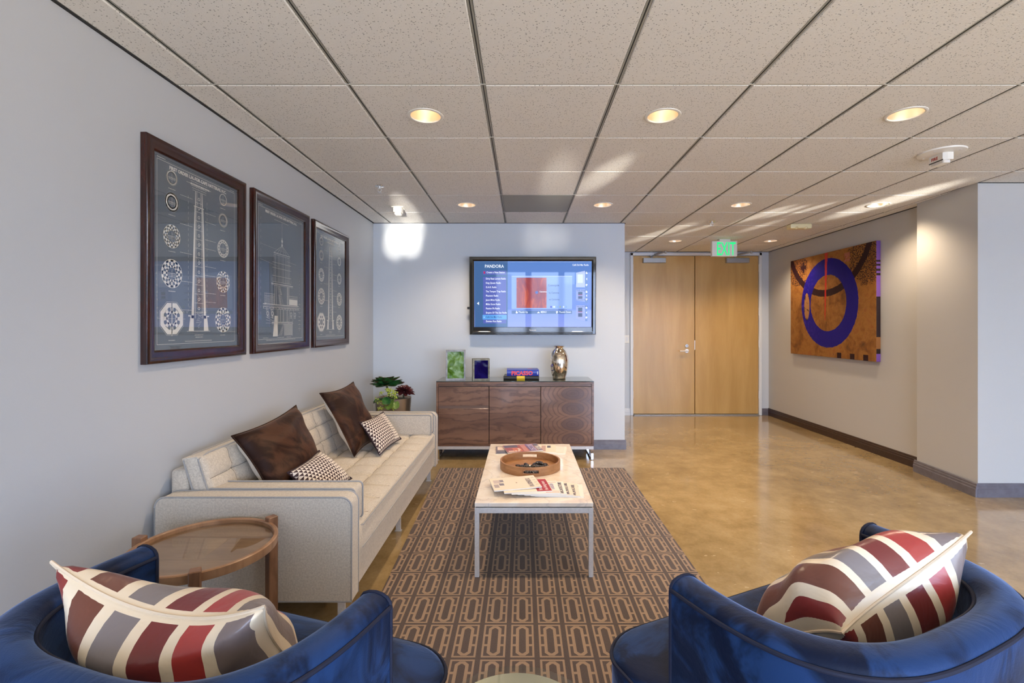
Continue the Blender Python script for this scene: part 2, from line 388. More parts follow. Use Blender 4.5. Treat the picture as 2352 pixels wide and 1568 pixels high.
def pillow(name, TL, TR, BL, BR, thick, mats, n=22, pinch=.10, parent=None, ears=.02, flip=False, sag=0.0, wr=0.0, seed=0, **kw):
    """square cushion between four corner points; front face (mats[0]) on the side of (TR-TL)x(TL-BL)"""
    TL, TR, BL, BR = map(Vector, (TL, TR, BL, BR)); bm = BM(); uvl = bm.loops.layers.uv.verify()
    nrm = (TR - TL).cross(TL - BL).normalized(); rnd = random.Random(seed); ph = [rnd.uniform(0, 6.28) for _ in range(6)]
    def base(u, v):
        uu, vv = u * 2 - 1, v * 2 - 1
        su = uu * (1 - pinch * (1 - vv * vv) * abs(uu) ** 1.5); sv = vv * (1 - pinch * (1 - uu * uu) * abs(vv) ** 1.5)
        U, V = (su + 1) / 2, (sv + 1) / 2
        p = (BL * (1 - U) + BR * U) * (1 - V) + (TL * (1 - U) + TR * U) * V
        p.z -= sag * (1 - uu * uu) * V
        return p
    def inf(u, v):
        uu, vv = abs(u * 2 - 1), abs(v * 2 - 1)
        a = max(0, 1 - uu ** 2.6) ** .55 * max(0, 1 - vv ** 2.6) ** .55
        wv = wr * (math.sin(9 * u + ph[0] + 4 * v) * math.sin(5 * v + ph[1]) + .6 * math.sin(17 * v + ph[2] - 6 * u)) * min(1, a * 2)
        return thick / 2 * a + wv * thick
    F = [[None] * (n + 1) for _ in range(n + 1)]; K = [[None] * (n + 1) for _ in range(n + 1)]
    for i in range(n + 1):
        for j in range(n + 1):
            u, v = i / n, j / n; p = base(u, v)
            F[i][j] = bm.verts.new(p + nrm * inf(u, v))
            K[i][j] = F[i][j] if i in (0, n) or j in (0, n) else bm.verts.new(p - nrm * inf(1 - u, v))
    for i in range(n):
        for j in range(n):
            for G, mi in ((F, 0), (K, 1)):
                q = [G[i][j], G[i + 1][j], G[i + 1][j + 1], G[i][j + 1]]; idx = [(i, j), (i + 1, j), (i + 1, j + 1), (i, j + 1)]
                if mi: q.reverse(); idx.reverse()
                f = bm.faces.new(q); f.material_index = mi if len(mats) > 1 else 0
                for lp, (a, b) in zip(f.loops, idx): lp[uvl].uv = (a / n, b / n)
    o = link(name, bm, mats, parent, smooth=180, keep=True, **kw)
    seam = [base(i / 40, 0) for i in range(41)] + [base(1, i / 40) for i in range(1, 41)] + [base(1 - i / 40, 1) for i in range(1, 41)] + [base(0, 1 - i / 40) for i in range(1, 40)]
    return o, seam
# ------------------------------------------------------------------ the room
XL, YT, XC, YD, XR = -1.585, 5.126, 1.086, 7.10, 3.62          # left wall, screen wall, its free end, door wall, hall wall
CZ, YB, XE = 2.400, -3.0, 7.0
struct('floor', B(XL - .2, XE + .2, YB - .2, YD + .2, -.10, 0), M['floor'])
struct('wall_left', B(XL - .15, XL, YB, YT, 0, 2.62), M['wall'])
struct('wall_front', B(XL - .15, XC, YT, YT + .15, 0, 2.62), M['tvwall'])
struct('wall_hall_left', B(XC - .15, XC, YT + .15, YD, 0, 2.62), M['tvwall'])
# door wall: beside and above the double door
bm = BM(); box(bm, XC - .15, 1.600, YD, YD + .15, 0, 2.62); box(bm, 3.495, XR + .15, YD, YD + .15, 0, 2.62); box(bm, 1.600, 3.495, YD, YD + .15, 2.385, 2.62)
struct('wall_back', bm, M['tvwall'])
struct('wall_right', B(XR, XR + .15, 4.30, YD, 0, 2.62), M['rwall'])
YCF, XCF = 3.69, 3.48
bm = BM(); prism(bm, [(XCF, YCF), (XE, YCF), (XE, YCF + .15), (XR + .15, YCF + .15), (XR + .15, 4.32), (3.53, 4.32)], lambda a, b, d: (a, b, d), 0, 2.62)
struct('wall_column', bm, M['rwall'])
struct('wall_side', B(XE, XE + .15, YB, YCF + .15, 0, 2.62), M['rwall'])

# ceiling: slab above the grid, tiles and rails as its pieces
ceil = struct('ceiling', B(XL - .15, XE + .15, YB - .15, YD + .15, 2.62, 2.70), M['white'])
GX = [-1.585, -1.403] + [-1.403 + .6115 * i for i in range(1, 9)]      # rails along the depth
GX = GX + [GX[-1] + .6115 * i for i in range(1, 6)]; 
GX = [g for g in GX if g < XE] + [XE]
GY = [2.198 + .6125 * k for k in range(-8, 9)]; GY = [YB] + [g for g in GY if YB + .05 < g < YD] + [YD]
LIGHTS = [(-.505, 2.52), (.732, 2.52), (1.984, 2.50), (-.503, 4.357), (.723, 4.357), (1.968, 4.357), (3.21, 4.357), (1.96, 6.19), (3.18, 6.19)]
HOLE = .082
def tile_bm(x0, x1, y0, y1, holes, cx, cy):
    bm = BM(); g = .011; x0 += g; x1 -= g; y0 += g * .5; y1 -= g * .5
    zt, zb = CZ + .022, CZ
    if not holes:
        box(bm, x0 - cx, x1 - cx, y0 - cy, y1 - cy, zb, zt, .004)
        return bm
    n = 32
    hx, hy = holes[0]
    def rim(a):                                            # point on the tile's edge in the direction a from the hole
        c, s = math.cos(a), math.sin(a); t = min(((x1 - hx) if c > 0 else (x0 - hx)) / c if abs(c) > 1e-9 else 9, ((y1 - hy) if s > 0 else (y0 - hy)) / s if abs(s) > 1e-9 else 9)
        return hx + c * t, hy + s * t
    angs = sorted([2 * math.pi * i / n for i in range(n)] + [math.atan2(yy - hy, xx - hx) % (2 * math.pi) for xx in (x0, x1) for yy in (y0, y1)])
    out, inn = [], []
    for z in (zb, zt):
        out.append([bm.verts.new((rim(a)[0] - cx, rim(a)[1] - cy, z)) for a in angs])
        inn.append([bm.verts.new((hx + HOLE * math.cos(a) - cx, hy + HOLE * math.sin(a) - cy, z)) for a in angs])
    N = len(angs)
    for i in range(N):
        j = (i + 1) % N
        bm.faces.new((out[0][i], out[0][j], inn[0][j], inn[0][i])); bm.faces.new((out[1][j], out[1][i], inn[1][i], inn[1][j]))
        bm.faces.new((out[0][j], out[0][i], out[1][i], out[1][j])); bm.faces.new((inn[0][i], inn[0][j], inn[1][j], inn[1][i]))
    return bm
shared = {}
for i in range(len(GX) - 1):
    for j in range(len(GY) - 1):
        x0, x1, y0, y1 = GX[i], GX[i + 1], GY[j], GY[j + 1]; cx, cy = (x0 + x1) / 2, (y0 + y1) / 2
        if x0 > 3.4 and y0 > 4.0 and x0 > 3.47: 
            if i > 9: continue
        if x0 > XR: 
            if y0 > YCF: continue
            y1 = min(y1, YCF)
        elif x1 > XR and y0 >= YCF: x1 = XR
        if i == 9 and y0 > 4.3: x1 = XR
        if x1 < XC - .2 and y0 > YT: continue
        if x0 < XC - .65 and y0 > YT: continue
        if x0 < XC - .15 and y1 > YT + .2 and x1 > XC - .15 and y0 > YT: x0 = XC - .10
        if x1 <= XC - .1 and y1 > YT: y1 = YT
        if x1 - x0 < .03 or y1 - y0 < .03: continue
        cx, cy = (x0 + x1) / 2, (y0 + y1) / 2
        hs = [l for l in LIGHTS if x0 < l[0] < x1 and y0 < l[1] < y1]
        vent = abs(cx - .126) < .05 and abs(cy - 4.343) < .08
        key = None if hs else (round(x1 - x0, 3), round(y1 - y0, 3), vent)
        if y1 < .9 and not hs:                              # behind the camera: same pieces, same mesh
            pass
        if key and key in shared: o = link('ceiling_tile', shared[key], None, ceil)
        else:
            o = link('ceiling_tile', tile_bm(x0, x1, y0, y1, hs, cx, cy), M['vent'] if vent else M['tile'], ceil)
            if key: shared[key] = o.data
        o.location = (cx, cy, 0)
        if vent: o['label'] = 'grey return air panel'
rb = {}
for gx in GX[1:-1]:
    ye = YD if XC - .1 < gx < XR - .1 else (YT if gx < XC else YCF)
    if XCF - .1 < gx < XR + .1: ye = YD
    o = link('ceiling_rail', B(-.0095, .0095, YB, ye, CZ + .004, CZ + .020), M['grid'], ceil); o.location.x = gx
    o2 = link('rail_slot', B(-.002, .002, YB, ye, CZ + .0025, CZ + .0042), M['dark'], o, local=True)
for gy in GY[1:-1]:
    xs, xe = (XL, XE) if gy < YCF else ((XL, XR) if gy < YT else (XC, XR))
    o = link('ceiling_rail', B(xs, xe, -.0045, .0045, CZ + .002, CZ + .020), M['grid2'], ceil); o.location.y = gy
link('ceiling_backing', B(XL, XE, YB, YD, CZ + .19, CZ + .2), M['matte_black'], ceil)
bm = BM()                                                   # wall angle under the tiles, its shadow line painted dark
for a in ((XL, XL + .010, YB, YT), (XL, XC, YT - .006, YT), (XC, XC + .01, YT, YD), (XC, XR, YD - .01, YD), (XR - .010, XR, 4.3, YD), (XCF, XE, YCF - .008, YCF)): box(bm, *a, CZ - .004, CZ)
struct('trim_1', bm, M['dark'])

# baseboards: stepped profile swept along straight runs
BP = [(0, 0), (.016, 0), (.016, .058), (.012, .062), (.012, .078), (.008, .082), (.008, .094), (.003, .100), (0, .100)]
def baseboard(name, p0, p1, nrm, mat, h=1.0):
    p0, p1, nrm = Vector((*p0, 0)), Vector((*p1, 0)), Vector((*nrm, 0)).normalized(); bm = BM()
    a = [bm.verts.new(p0 + nrm * d + Vector((0, 0, z * h))) for d, z in BP]; b = [bm.verts.new(p1 + nrm * d + Vector((0, 0, z * h))) for d, z in BP]
    bm.faces.new(a); bm.faces.new(list(reversed(b)))
    for i in range(len(BP)): bm.faces.new((a[i], b[i], b[(i + 1) % len(BP)], a[(i + 1) % len(BP)]))
    return struct(name, bm, mat)
baseboard('baseboard_front', (.70 - 1.9, YT), (XC + .012, YT), (0, -1), M['base_grey'])
baseboard('baseboard_hall_left', (XC, YT), (XC, YD), (1, 0), M['base_grey'])
baseboard('baseboard_left', (XL, YB), (XL, YT), (1, 0), M['base_dark'])
baseboard('baseboard_back_left', (XC, YD), (1.600, YD), (0, -1), M['white'])
baseboard('baseboard_back_right', (3.50, YD), (XR, YD), (0, -1), M['base_grey'])
baseboard('baseboard_right', (XR, YD), (XR, 4.32), (-1, 0), M['base_dark'], 1.05)
baseboard('baseboard_column_side', (3.53, 4.345), (XCF - .014, YCF - .014), (-1, .06), M['base_grey'], 1.05)
baseboard('baseboard_column', (XCF - .014, YCF), (XE, YCF), (0, -1), M['base_grey'], 1.05)

# double door: centre x 2.54
door = bpy.data.objects.new('door_1', None); COL.objects.link(door); door.location = (2.547, YD, 0); door['kind'] = 'structure'
DX0, DXM, DX1, DZ = 1.628, 2.534, 3.465, 2.338
bm = BM()
for x0, x1 in ((DX0 - .045, DX0 - .004), (DX1 + .004, DX1 + .045)):
    box(bm, x0, x1, YD - .028, YD + .06, 0, 2.383, .004)
box(bm, DX0 - .045, DX1 + .045, YD - .028, YD + .06, DZ + .004, 2.383, .004)
link('door_frame', bm, M['white'], door)
link('threshold', B(DX0, DX1, YD - .05, YD + .06, 0, .014, .004), M['alu'], door)
link('door_backing', B(DX0 - .01, DX1 + .01, YD + .062, YD + .07, 0, DZ + .02), M['dark'], door)
for k, (x0, x1) in enumerate(((DX0, DXM - .005), (DXM + .005, DX1))):
    leaf = link('door_leaf', B(x0, x1, YD - .004, YD + .04, .020, DZ, .002), M['maple'], door)
    hx = x0 - .006 if k == 0 else x1 + .006
    for hz in (.30, 1.05, 1.33 if False else 1.52, 2.16)[:4]:
        bm = BM(); cyl(bm, (hx, YD - .012, hz - .055), (hx, YD - .012, hz + .055), .008, n=10)
        for q in (-.02, .02): cyl(bm, (hx, YD - .012, hz + q - .002), (hx, YD - .012, hz + q + .002), .0095, n=10)
        link('hinge', bm, M['steel'], leaf, smooth=True)
    cx = x0 + .30 if k == 0 else x1 - .32
    cl = link('door_closer', B(cx - .165, cx + .165, YD - .065, YD - .004, DZ - .105, DZ - .035, .004), M['alu'], leaf)
    bm = BM(); cyl(bm, (cx - .04, YD - .05, DZ - .035), (cx - .04, YD - .05, DZ + .000), .012, n=10)
    pts = [(cx - .05, YD - .055, DZ - .012), (cx + .09, YD - .26, DZ + .020), (cx + .12, YD - .24, DZ + .028), (cx + .00, YD - .04, DZ + .02)]
    box(bm, cx - .07, cx - .01, YD - .07, YD - .035, DZ - .01, DZ + .004)
    link('closer_mount', bm, M['alu'], leaf)
    bm = BM(); tube(bm, [pts[0], pts[1]], .009, 6); tube(bm, [pts[2], pts[3]], .008, 6); cyl(bm, (pts[1][0] + .01, pts[1][1], DZ + .0), (pts[1][0] + .01, pts[1][1], DZ + .035), .015, n=10)
    link('closer_arm', bm, M['alu'], leaf)
    if k == 0:
        lx = 2.414; lz = .945
        bm = BM(); cyl(bm, (lx, YD - .004, lz), (lx, YD - .014, lz), .028, n=20); cyl(bm, (lx, YD - .012, lz), (lx, YD - .055, lz), .010, n=12)
        tube(bm, [(lx + .012, YD - .055, lz), (lx - .03, YD - .058, lz), (lx - .075, YD - .058, lz - .002), (lx - .115, YD - .052, lz - .001)], .010, 8)
        link('door_handle', bm, M['steel'], leaf, smooth=True)
        bm = BM(); cyl(bm, (lx, YD - .004, lz + .075), (lx, YD - .016, lz + .075), .024, n=20); lk = link('lock_cylinder', bm, M['chrome'], leaf, smooth=True)
        link('strike_plate', B(DXM - .006, DXM + .002, YD - .007, YD + .01, .96, 1.10), M['steel'], leaf)
        lbm = BM(); box(lbm, lx - .003, lx + .003, YD - .0175, YD - .0155, lz + .064, lz + .084); link('keyhole', lbm, M['dark'], leaf)

# window wall behind the camera (seen mirrored in the screen): posts, head, sill, panes
def window(n, x0, x1):
    wo = bpy.data.objects.new('window_%d' % n, None); COL.objects.link(wo); wo.location = ((x0 + x1) / 2, YB, .3); wo['kind'] = 'structure'
    bm = BM(); f = .03
    for a in ((x0, x0 + f, .08, 2.18), (x1 - f, x1, .08, 2.18)): box(bm, a[0], a[1], YB - .03, YB + .03, a[2], a[3])
    box(bm, x0 + f, x1 - f, YB - .03, YB + .03, .08, .11); box(bm, x0 + f, x1 - f, YB - .03, YB + .03, 2.15, 2.18)
    link('window_frame', bm, M['alu'], wo)
    t = M.get('clearglass')
    if t is None:
        t = NT('window_glass'); tr = t.n('ShaderNodeBsdfTransparent'); gl = t.n('ShaderNodeBsdfGlossy'); gl.inputs['Roughness'].default_value = .01; mx = t.n('ShaderNodeMixShader'); mx.inputs[0].default_value = .05
        t.t.links.new(tr.outputs[0], mx.inputs[1]); t.t.links.new(gl.outputs[0], mx.inputs[2]); t.t.links.new(mx.outputs[0], t.o.inputs[0]); M['clearglass'] = t.m; t = t.m
    link('pane', B(x0 + f, x1 - f, YB - .003, YB + .003, .11, 2.15), t, wo)
WX = [XL, -.78, .16, 1.05, 2.2, 3.4, 4.6, 5.8, XE]
bm = BM(); box(bm, XL - .15, XE + .15, YB - .12, YB, 0, .08); box(bm, XL - .15, XE + .15, YB - .12, YB, 2.18, 2.62); box(bm, XL - .15, -.83, YB - .12, YB, .08, 2.18)  # left bay closed and sill dropped to shape daylight on wall and floor
for x in WX[1:-1]: box(bm, x - .05, x + .05, YB - .12, YB + .05, .08, 2.18)
struct('wall_windows', bm, M['wall'])
for i in range(1, len(WX) - 1): window(i, WX[i] + (.05 if i else 0), WX[i + 1] - (.05 if i < len(WX) - 2 else 0))
# city skyline beyond the windows
bm = BM(); rr = random.Random(3); x = -90
while x < 110:
    wd = rr.uniform(5, 14); h = rr.uniform(3.0, 7.0) + (5 if 15 < x < 32 else 0)
    box(bm, x, x + wd, -150, -140, -40, h); x += wd
struct('exterior_skyline', bm, plain('pale_city', (.50, .56, .64), .9))  # buildings lightened to bring light back onto the ceiling

# ------------------------------------------------------------------ ceiling fittings
refl = NT('warm_reflector'); refl.p('Base Color', (.95, .86, .74)); refl.p('Metallic', 1.0); refl.p('Roughness', .34)
M['reflector'] = refl.m
M['bulb'] = emit('lamp_glow', (1.0, .76, .50), 24)
WHERE = ['nearest row, above the sofa', 'nearest row, between the coffee table and the hall', 'nearest row, on the hall side', 'far row, above the screen left', 'far row, above the screen right',
         'middle of the hall, left of the emergency light', 'beside the wall column', 'in front of the left door leaf', 'in front of the right door leaf']
WH = ['near the camera above the coffee table left of centre', 'near the camera right of centre over the bare floor edge', 'near the camera and the round fire strobe',
      'left of the grey air panel', 'right of the grey air panel', 'in the hall between grey air panel and small sprinkler', 'next to the protruding wall column',
      'above the left door leaf', 'right of the exit sign above the right door leaf']
cans = []
for i, (x, y) in enumerate(LIGHTS):
    if i == 0:
        r = thing('recessed_downlight', '', 'ceiling light', (x, y, CZ))
        bm = BM(); lathe(bm, [(.078, CZ + .002), (.078, CZ - .004), (.084, CZ - .006), (.092, CZ - .003), (.093, CZ - .0005), (.084, CZ - .0005)], 40, (x, y), True); link('trim_ring', bm, M['plastic'], r, smooth=True)
        bm = BM(); lathe(bm, [(.079, CZ - .002), (.076, CZ + .03), (.070, CZ + .07), (.062, CZ + .11), (.050, CZ + .150), (0, CZ + .152)], 40, (x, y)); link('reflector', bm, M['reflector'], r, smooth=60)
        bm = BM(); cyl(bm, (x, y, CZ + .149), (x, y, CZ + .12), .022, .030, 20); sphere(bm, (x, y, CZ + .112), .032, 1, 1, .55, 20, 10); link('lamp', bm, M['bulb'], r, smooth=True)
    else:
        r = copy_tree(cans[0]); r.location = (x, y, CZ)
    r['label'] = 'lit round recessed ceiling light ' + WH[i]; r['group'] = 'recessed ceiling downlights'
    cans.append(r)
for i, (x, y) in enumerate(LIGHTS): spot('downlight_beam', (x, y, CZ - .012), (x, y, 0), 56 if i < 3 else 56, (1, .78, .54), 130, .8, .06, cans[i])

def sprinkler(x, y, label):
    r = thing('fire_sprinkler', label, 'sprinkler', (x, y, CZ), 0, 'ceiling sprinklers')
    bm = BM(); lathe(bm, [(0, CZ), (.036, CZ), (.034, CZ - .004), (.014, CZ - .008), (0, CZ - .008)], 20, (x, y)); link('escutcheon', bm, M['chrome'], r, smooth=True)
    bm = BM(); cyl(bm, (x, y, CZ - .006), (x, y, CZ - .022), .008, n=10); tube(bm, [(x - .012, y, CZ - .02), (x - .014, y, CZ - .033), (x - .004, y, CZ - .047)], .003, 6); tube(bm, [(x + .012, y, CZ - .02), (x + .014, y, CZ - .033), (x + .004, y, CZ - .047)], .003, 6)
    box(bm, x - .013, x + .013, y - .004, y + .004, CZ - .024, CZ - .018)
    cyl(bm, (x, y, CZ - .044), (x, y, CZ - .052), .005, n=8); link('sprinkler_body', bm, M['steel'], r)
    bm = BM(); lathe(bm, [(0, CZ - .052), (.018, CZ - .051), (.020, CZ - .054), (0, CZ - .055)], 16, (x, y)); link('deflector', bm, M['steel'], r, smooth=True)
sprinkler(-1.118, 3.78, 'small chrome ceiling sprinkler in the corner above the sofa')
sprinkler(1.977, 5.04, 'small chrome ceiling sprinkler over the hall before the exit sign')
# small square strobe above the screen wall corner
sx, sy = -1.145, 4.46
r = thing('strobe_alarm', 'small square white strobe on the ceiling near the left corner of the screen wall', 'alarm', (sx, sy, CZ))
link('mounting_plate', B(sx - .055, sx + .055, sy - .055, sy + .055, CZ - .007, CZ, .002), M['plastic'], r)
link('strobe_body', B(sx - .038, sx + .038, sy - .045, sy + .030, CZ - .050, CZ - .007, .004), M['plastic'], r)
lens = plain('clear_lens', (.75, .72, .68), .1, 0, .6)
link('strobe_lens', B(sx - .032, sx + .032, sy - .035, sy + .024, CZ - .072, CZ - .050, .010, 3), lens, r)
# round FIRE strobe
fx, fy = 2.647, 3.05
r = thing('fire_strobe', 'white fire strobe with red lettering on a round ceiling plate', 'alarm', (fx, fy, CZ))
bm = BM(); lathe(bm, [(0, CZ), (.125, CZ), (.122, CZ - .008), (.100, CZ - .012), (0, CZ - .012)], 36, (fx, fy)); link('round_plate', bm, M['plastic'], r, smooth=True)
for a in (30, 120, 210, 300):
    bm = BM(); cyl(bm, (fx + .095 * math.cos(R_(a)), fy + .095 * math.sin(R_(a)), CZ - .011), (fx + .095 * math.cos(R_(a)), fy + .095 * math.sin(R_(a)), CZ - .0145), .006, n=10); link('screw', bm, M['steel'], r)
bm = BM(); prism(bm, [(-.085, -.030), (.045, -.030), (.060, .0), (.060, .045), (-.085, .045)], lambda a, b, d: (fx + a, fy + b, CZ - .012 - d * (1)), 0, .058); link('strobe_body', bm, M['plastic'], r)
bm = BM(); prism(bm, rrect(-.078, .045, -.024, .038, .012), lambda a, b, d: (fx + a, fy + b, CZ - .072 - d), -.002, .022); link('strobe_lens', bm, lens, r)
bm = BM(); box(bm, fx - .084, fx + .047, fy - .0315, fy - .027, CZ - .072, CZ - .066); link('lens_seal', bm, M['dark'], r)
bm = BM(); box(bm, fx - .03, fx + .015, fy - .01, fy + .01, CZ - .088, CZ - .074); link('flash_tube', bm, plain('amber_tube', (.35, .2, .1), .3), r)
text('lettering', 'FIRE', .034, frame_m((fx - .062, fy - .0305, CZ - .054), (1, 0, 0), (0, 0, 1)), plain('red_print', (.45, .04, .03), .6), r, bold=.0008)
r.rotation_euler.z = R_(-90)
for c_ in r.children:
    if c_.name.split('.')[0] not in ('round_plate', 'screw'): c_.data.transform(Matrix.Translation((fx, fy, CZ - .01)) @ Matrix.Diagonal((.78, .78, .78, 1)) @ Matrix.Translation((-fx, -fy, -CZ + .01)))
# emergency light (two lamps) in yellowed plastic
ex, ey = 2.98, 5.20
r = thing('emergency_light', 'yellowed two-lamp emergency light on the hall ceiling', 'emergency light', (ex, ey, CZ))
link('light_housing', B(ex - .115, ex + .115, ey - .045, ey + .045, CZ - .050, CZ, .012, 3), M['cream_plastic'], r)
for q in (-.05, .05):
    bm = BM(); sphere(bm, (ex + q, ey - .03, CZ - .042), .022, 1, 1, .8, 16, 8); link('lamp_head', bm, plain('lamp_lens', (.75, .62, .35), .15), r, smooth=True)
# exit sign
qx, qy = 2.545, 6.10
r = thing('exit_sign', 'green lit exit sign hung from the ceiling before the double door', 'sign', (qx, qy, CZ))
link('canopy', B(qx - .07, qx + .07, qy - .03, qy + .03, CZ - .022, CZ, .003), M['plastic'], r)
link('sign_housing', B(qx - .160, qx + .160, qy - .025, qy + .025, CZ - .215, CZ - .022, .006, 2), M['plastic'], r)
M['exit'] = emit('exit_green', (.01, .75, .22), 1.25)
text('lettering', 'EXIT', .235, frame_m((qx - .105, qy - .0262, CZ - .200), (1, 0, 0), (0, 0, 1)), M['exit'], r, bold=.0025, sx=.50)

# light switch beside the door
r = thing('light_switch', 'small white wall switch at the left of the double door', 'switch', (1.535, YD, 1.12))
link('switch_plate', B(1.50, 1.57, YD - .006, YD, 1.06, 1.175, .002), M['plastic'], r); link('rocker', B(1.524, 1.546, YD - .010, YD - .006, 1.09, 1.145, .001), M['white'], r)
# ------------------------------------------------------------------ rug
def rug_bm():
    bm = BM(); pts = [(-.752, 4.42), (.930, 4.42), (.915, .55), (-.63, .55)]
    prism(bm, pts, lambda a, b, d: (a, b, d), 0, .008); return bm
o = link('area_rug', rug_bm(), M['rug']); tag(o, 'brown rug with tan chain-link pattern under the coffee table', 'rug')

# ------------------------------------------------------------------ sofa
SX0, SX1, SY0, SY1 = -1.563, -.726, 2.05, 4.13
sofa = thing('sofa', 'oatmeal tweed tufted sofa against the left wall', 'sofa', ((SX0 + SX1) / 2, SY0, 0))
def yprism(pts, y0, y1, bev=0):
    bm = BM(); prism(bm, pts, lambda a, b, d: (a, d, b), y0, y1)
    if bev:
        bmesh.ops.recalc_face_normals(bm, faces=bm.faces)
        es = [e for e in bm.edges if len(e.link_faces) == 2 and e.calc_face_angle(0) > R_(70) and abs((e.verts[0].co - e.verts[1].co).y) < 1e-6]
        bmesh.ops.bevel(bm, geom=es, offset=bev, segments=3, profile=.5, affect='EDGES')
    return bm
AZ = .575
for k, (y0, y1) in enumerate(((SY0, SY0 + .088), (SY1 - .088, SY1))):
    out = rrect(SX0, SX1, .132, AZ, .045, (0, 0, 1, 1), 7)
    arm = link('arm', yprism(out, y0, y1, .006), M['tweed'], sofa, smooth=50)
    for yy in (y0 + .002, y1 - .002):
        bm = BM(); tube(bm, [(a, yy, b) for a, b in out[1:] + out[:1]][1:] if False else [(a, yy, b) for a, b in out], .0042, 6, True); link('piping', bm, M['piping'], arm, smooth=True)
    by0, by1 = (y1 + .002, y1 + .115) if k == 0 else (y0 - .115, y0 - .002)
    out = rrect(-1.40, SX1 - .020, .415, AZ + .004, .02, (1, 1, 1, 1), 4)
    bol = link('arm_cushion', yprism(out, by0, by1, .014), M['tweed'], sofa, smooth=50)
    for yy in (by0 + .004, by1 - .004):
        bm = BM(); tube(bm, [(a, yy, b) for a, b in rrect(-1.40, SX1 - .018, .413, AZ + .006, .02)], .004, 6, True); link('piping', bm, M['piping'], bol, smooth=True)
IY0, IY1 = SY0 + .090, SY1 - .090
link('seat_base', B(SX0, SX1 - .012, IY0, IY1, .140, .292, .008, 2), M['tweed'], sofa)
link('back_frame', B(SX0, -1.485, IY0, IY1, .292, .665, .018, 3), M['tweed'], sofa, smooth=60)
M['stitch'] = plain('seam_thread', (.20, .17, .14), .8)
def tufted(name, L, D, T, nl, nd, place, amp, parent, edge=.02, res=10):
    """slab with a buttoned/seamed face; place(l, d, h) -> 3D; l along length, d across, h out of the face"""
    bm = BM(); NL, ND = nl * res, nd * res
    def h(u, v):
        l, d = u * L, v * D; ed = min(l, L - l, d, D - d)
        e = T - edge + edge * math.sqrt(max(0, 1 - (1 - min(1, ed / edge)) ** 2)) + .012 * min(1, ed / .08)
        su, sv = abs(math.sin(math.pi * u * nl)), abs(math.sin(math.pi * v * nd))
        k = (su ** .42) * (sv ** .42)
        lim = min(1, ed / .05)
        return e - amp * (1 - k) * lim - amp * .9 * max(0, 1 - (su + sv) * 1.6) * lim
    vs = grid(bm, NL, ND, lambda u, v: place(u * L, v * D, h(u, v)))
    bot = grid(bm, NL, ND, lambda u, v: place(u * L, v * D, 0))
    bd = lambda g: [g[i][0] for i in range(NL + 1)] + [g[NL][j] for j in range(1, ND + 1)] + [g[i][ND] for i in range(NL - 1, -1, -1)] + [g[0][j] for j in range(ND - 1, 0, -1)]
    a, b = bd(vs), bd(bot)
    for i in range(len(a)): bm.faces.new((a[i], b[i], b[(i + 1) % len(a)], a[(i + 1) % len(a)]))
    o = link(name, bm, M['tweed'], parent, smooth=60)
    for hh in (T - edge, .004):
        bm = BM(); m = .002
        ring = []
        for l0, d0, l1, d1 in ((-m, -m, L + m, -m), (L + m, -m, L + m, D + m), (L + m, D + m, -m, D + m), (-m, D + m, -m, -m)):
            for q in range(12): t = (q + .5) / 12; ring.append(place(l0 + (l1 - l0) * t, d0 + (d1 - d0) * t, hh + .0015))
        tube(bm, ring, .0042, 6, True); link('piping', bm, M['piping'], o, smooth=True)
    bm = BM()                                               # stitched seams lying in the valleys
    for i in range(1, nl): tube(bm, [place(i / nl * L, D * (.02 + .96 * q / 24), h(i / nl, .02 + .96 * q / 24) + .0004) for q in range(25)], .0013, 4)
    for j in range(1, nd): tube(bm, [place(L * (.01 + .98 * q / 80), j / nd * D, h(.01 + .98 * q / 80, j / nd) + .0004) for q in range(81)], .0013, 4)
    link('stitching', bm, M['stitch'], o)
    return o
tufted('seat_cushion', IY1 - IY0, .72, .125, 10, 4, lambda l, d, h: (-1.452 + d, IY0 + l, .290 + h), .019, sofa)
lean = R_(18); BY0, BY1 = IY0 + .004, IY1 - .004
def backplace(l, d, h):
    # d runs up the cushion, h out towards the room
    return (-1.412 + h * math.cos(lean) * .9 - d * math.sin(lean), BY0 + l, .405 + d * math.cos(lean) + h * math.sin(lean) * .3)
tufted('back_cushion', BY1 - BY0, .325, .10, 10, 3, lambda l, d, h: backplace(l, d, h), .017, sofa)
for fx_ in (-1.50, -.790):
    for k, fy_ in enumerate((SY0 + .06, 3.075, 4.065)):
        bm = BM(); box(bm, fx_ - .016, fx_ + .016, fy_ - .006, fy_ + .006, .004, .140, .001); box(bm, fx_ - .022, fx_ + .022, fy_ - .012, fy_ + .012, 0, .006, .001); link('leg', bm, M['steel'], sofa)

# brown velvet and patterned cushions
def scatter(name, label, corners, thick, mats, group, **k):
    c = sum((Vector(x) for x in corners), Vector()) / 4
    r = thing(name, label, 'cushion', (c.x, c.y, min(x[2] for x in corners)), 0, group)
    seamcol = k.pop('seam', None)
    o, s = pillow('cushion_cover', *corners, thick, mats, parent=r, **k)
    if seamcol: bm = BM(); tube(bm, s, .004, 6, True); link('seam', bm, seamcol, r, smooth=True)
    return r
scatter('scatter_cushion', 'large brown velvet cushion at the near end of the sofa', ((-1.41, 2.34, .770), (-1.37, 2.92, .825), (-1.17, 2.30, .435), (-1.135, 2.80, .45)), .19, [M['brown'], M['cream_cloth']], 'brown velvet cushions', wr=.05, seed=1, seam=M['brown'])
scatter('scatter_cushion', 'large brown velvet cushion at the far end of the sofa', ((-1.385, 3.30, .845), (-1.335, 3.81, .865), (-1.120, 3.215, .435), (-1.090, 3.66, .445)), .14, [M['brown'], M['cream_cloth']], 'brown velvet cushions', wr=.05, seed=2, seam=M['brown'])
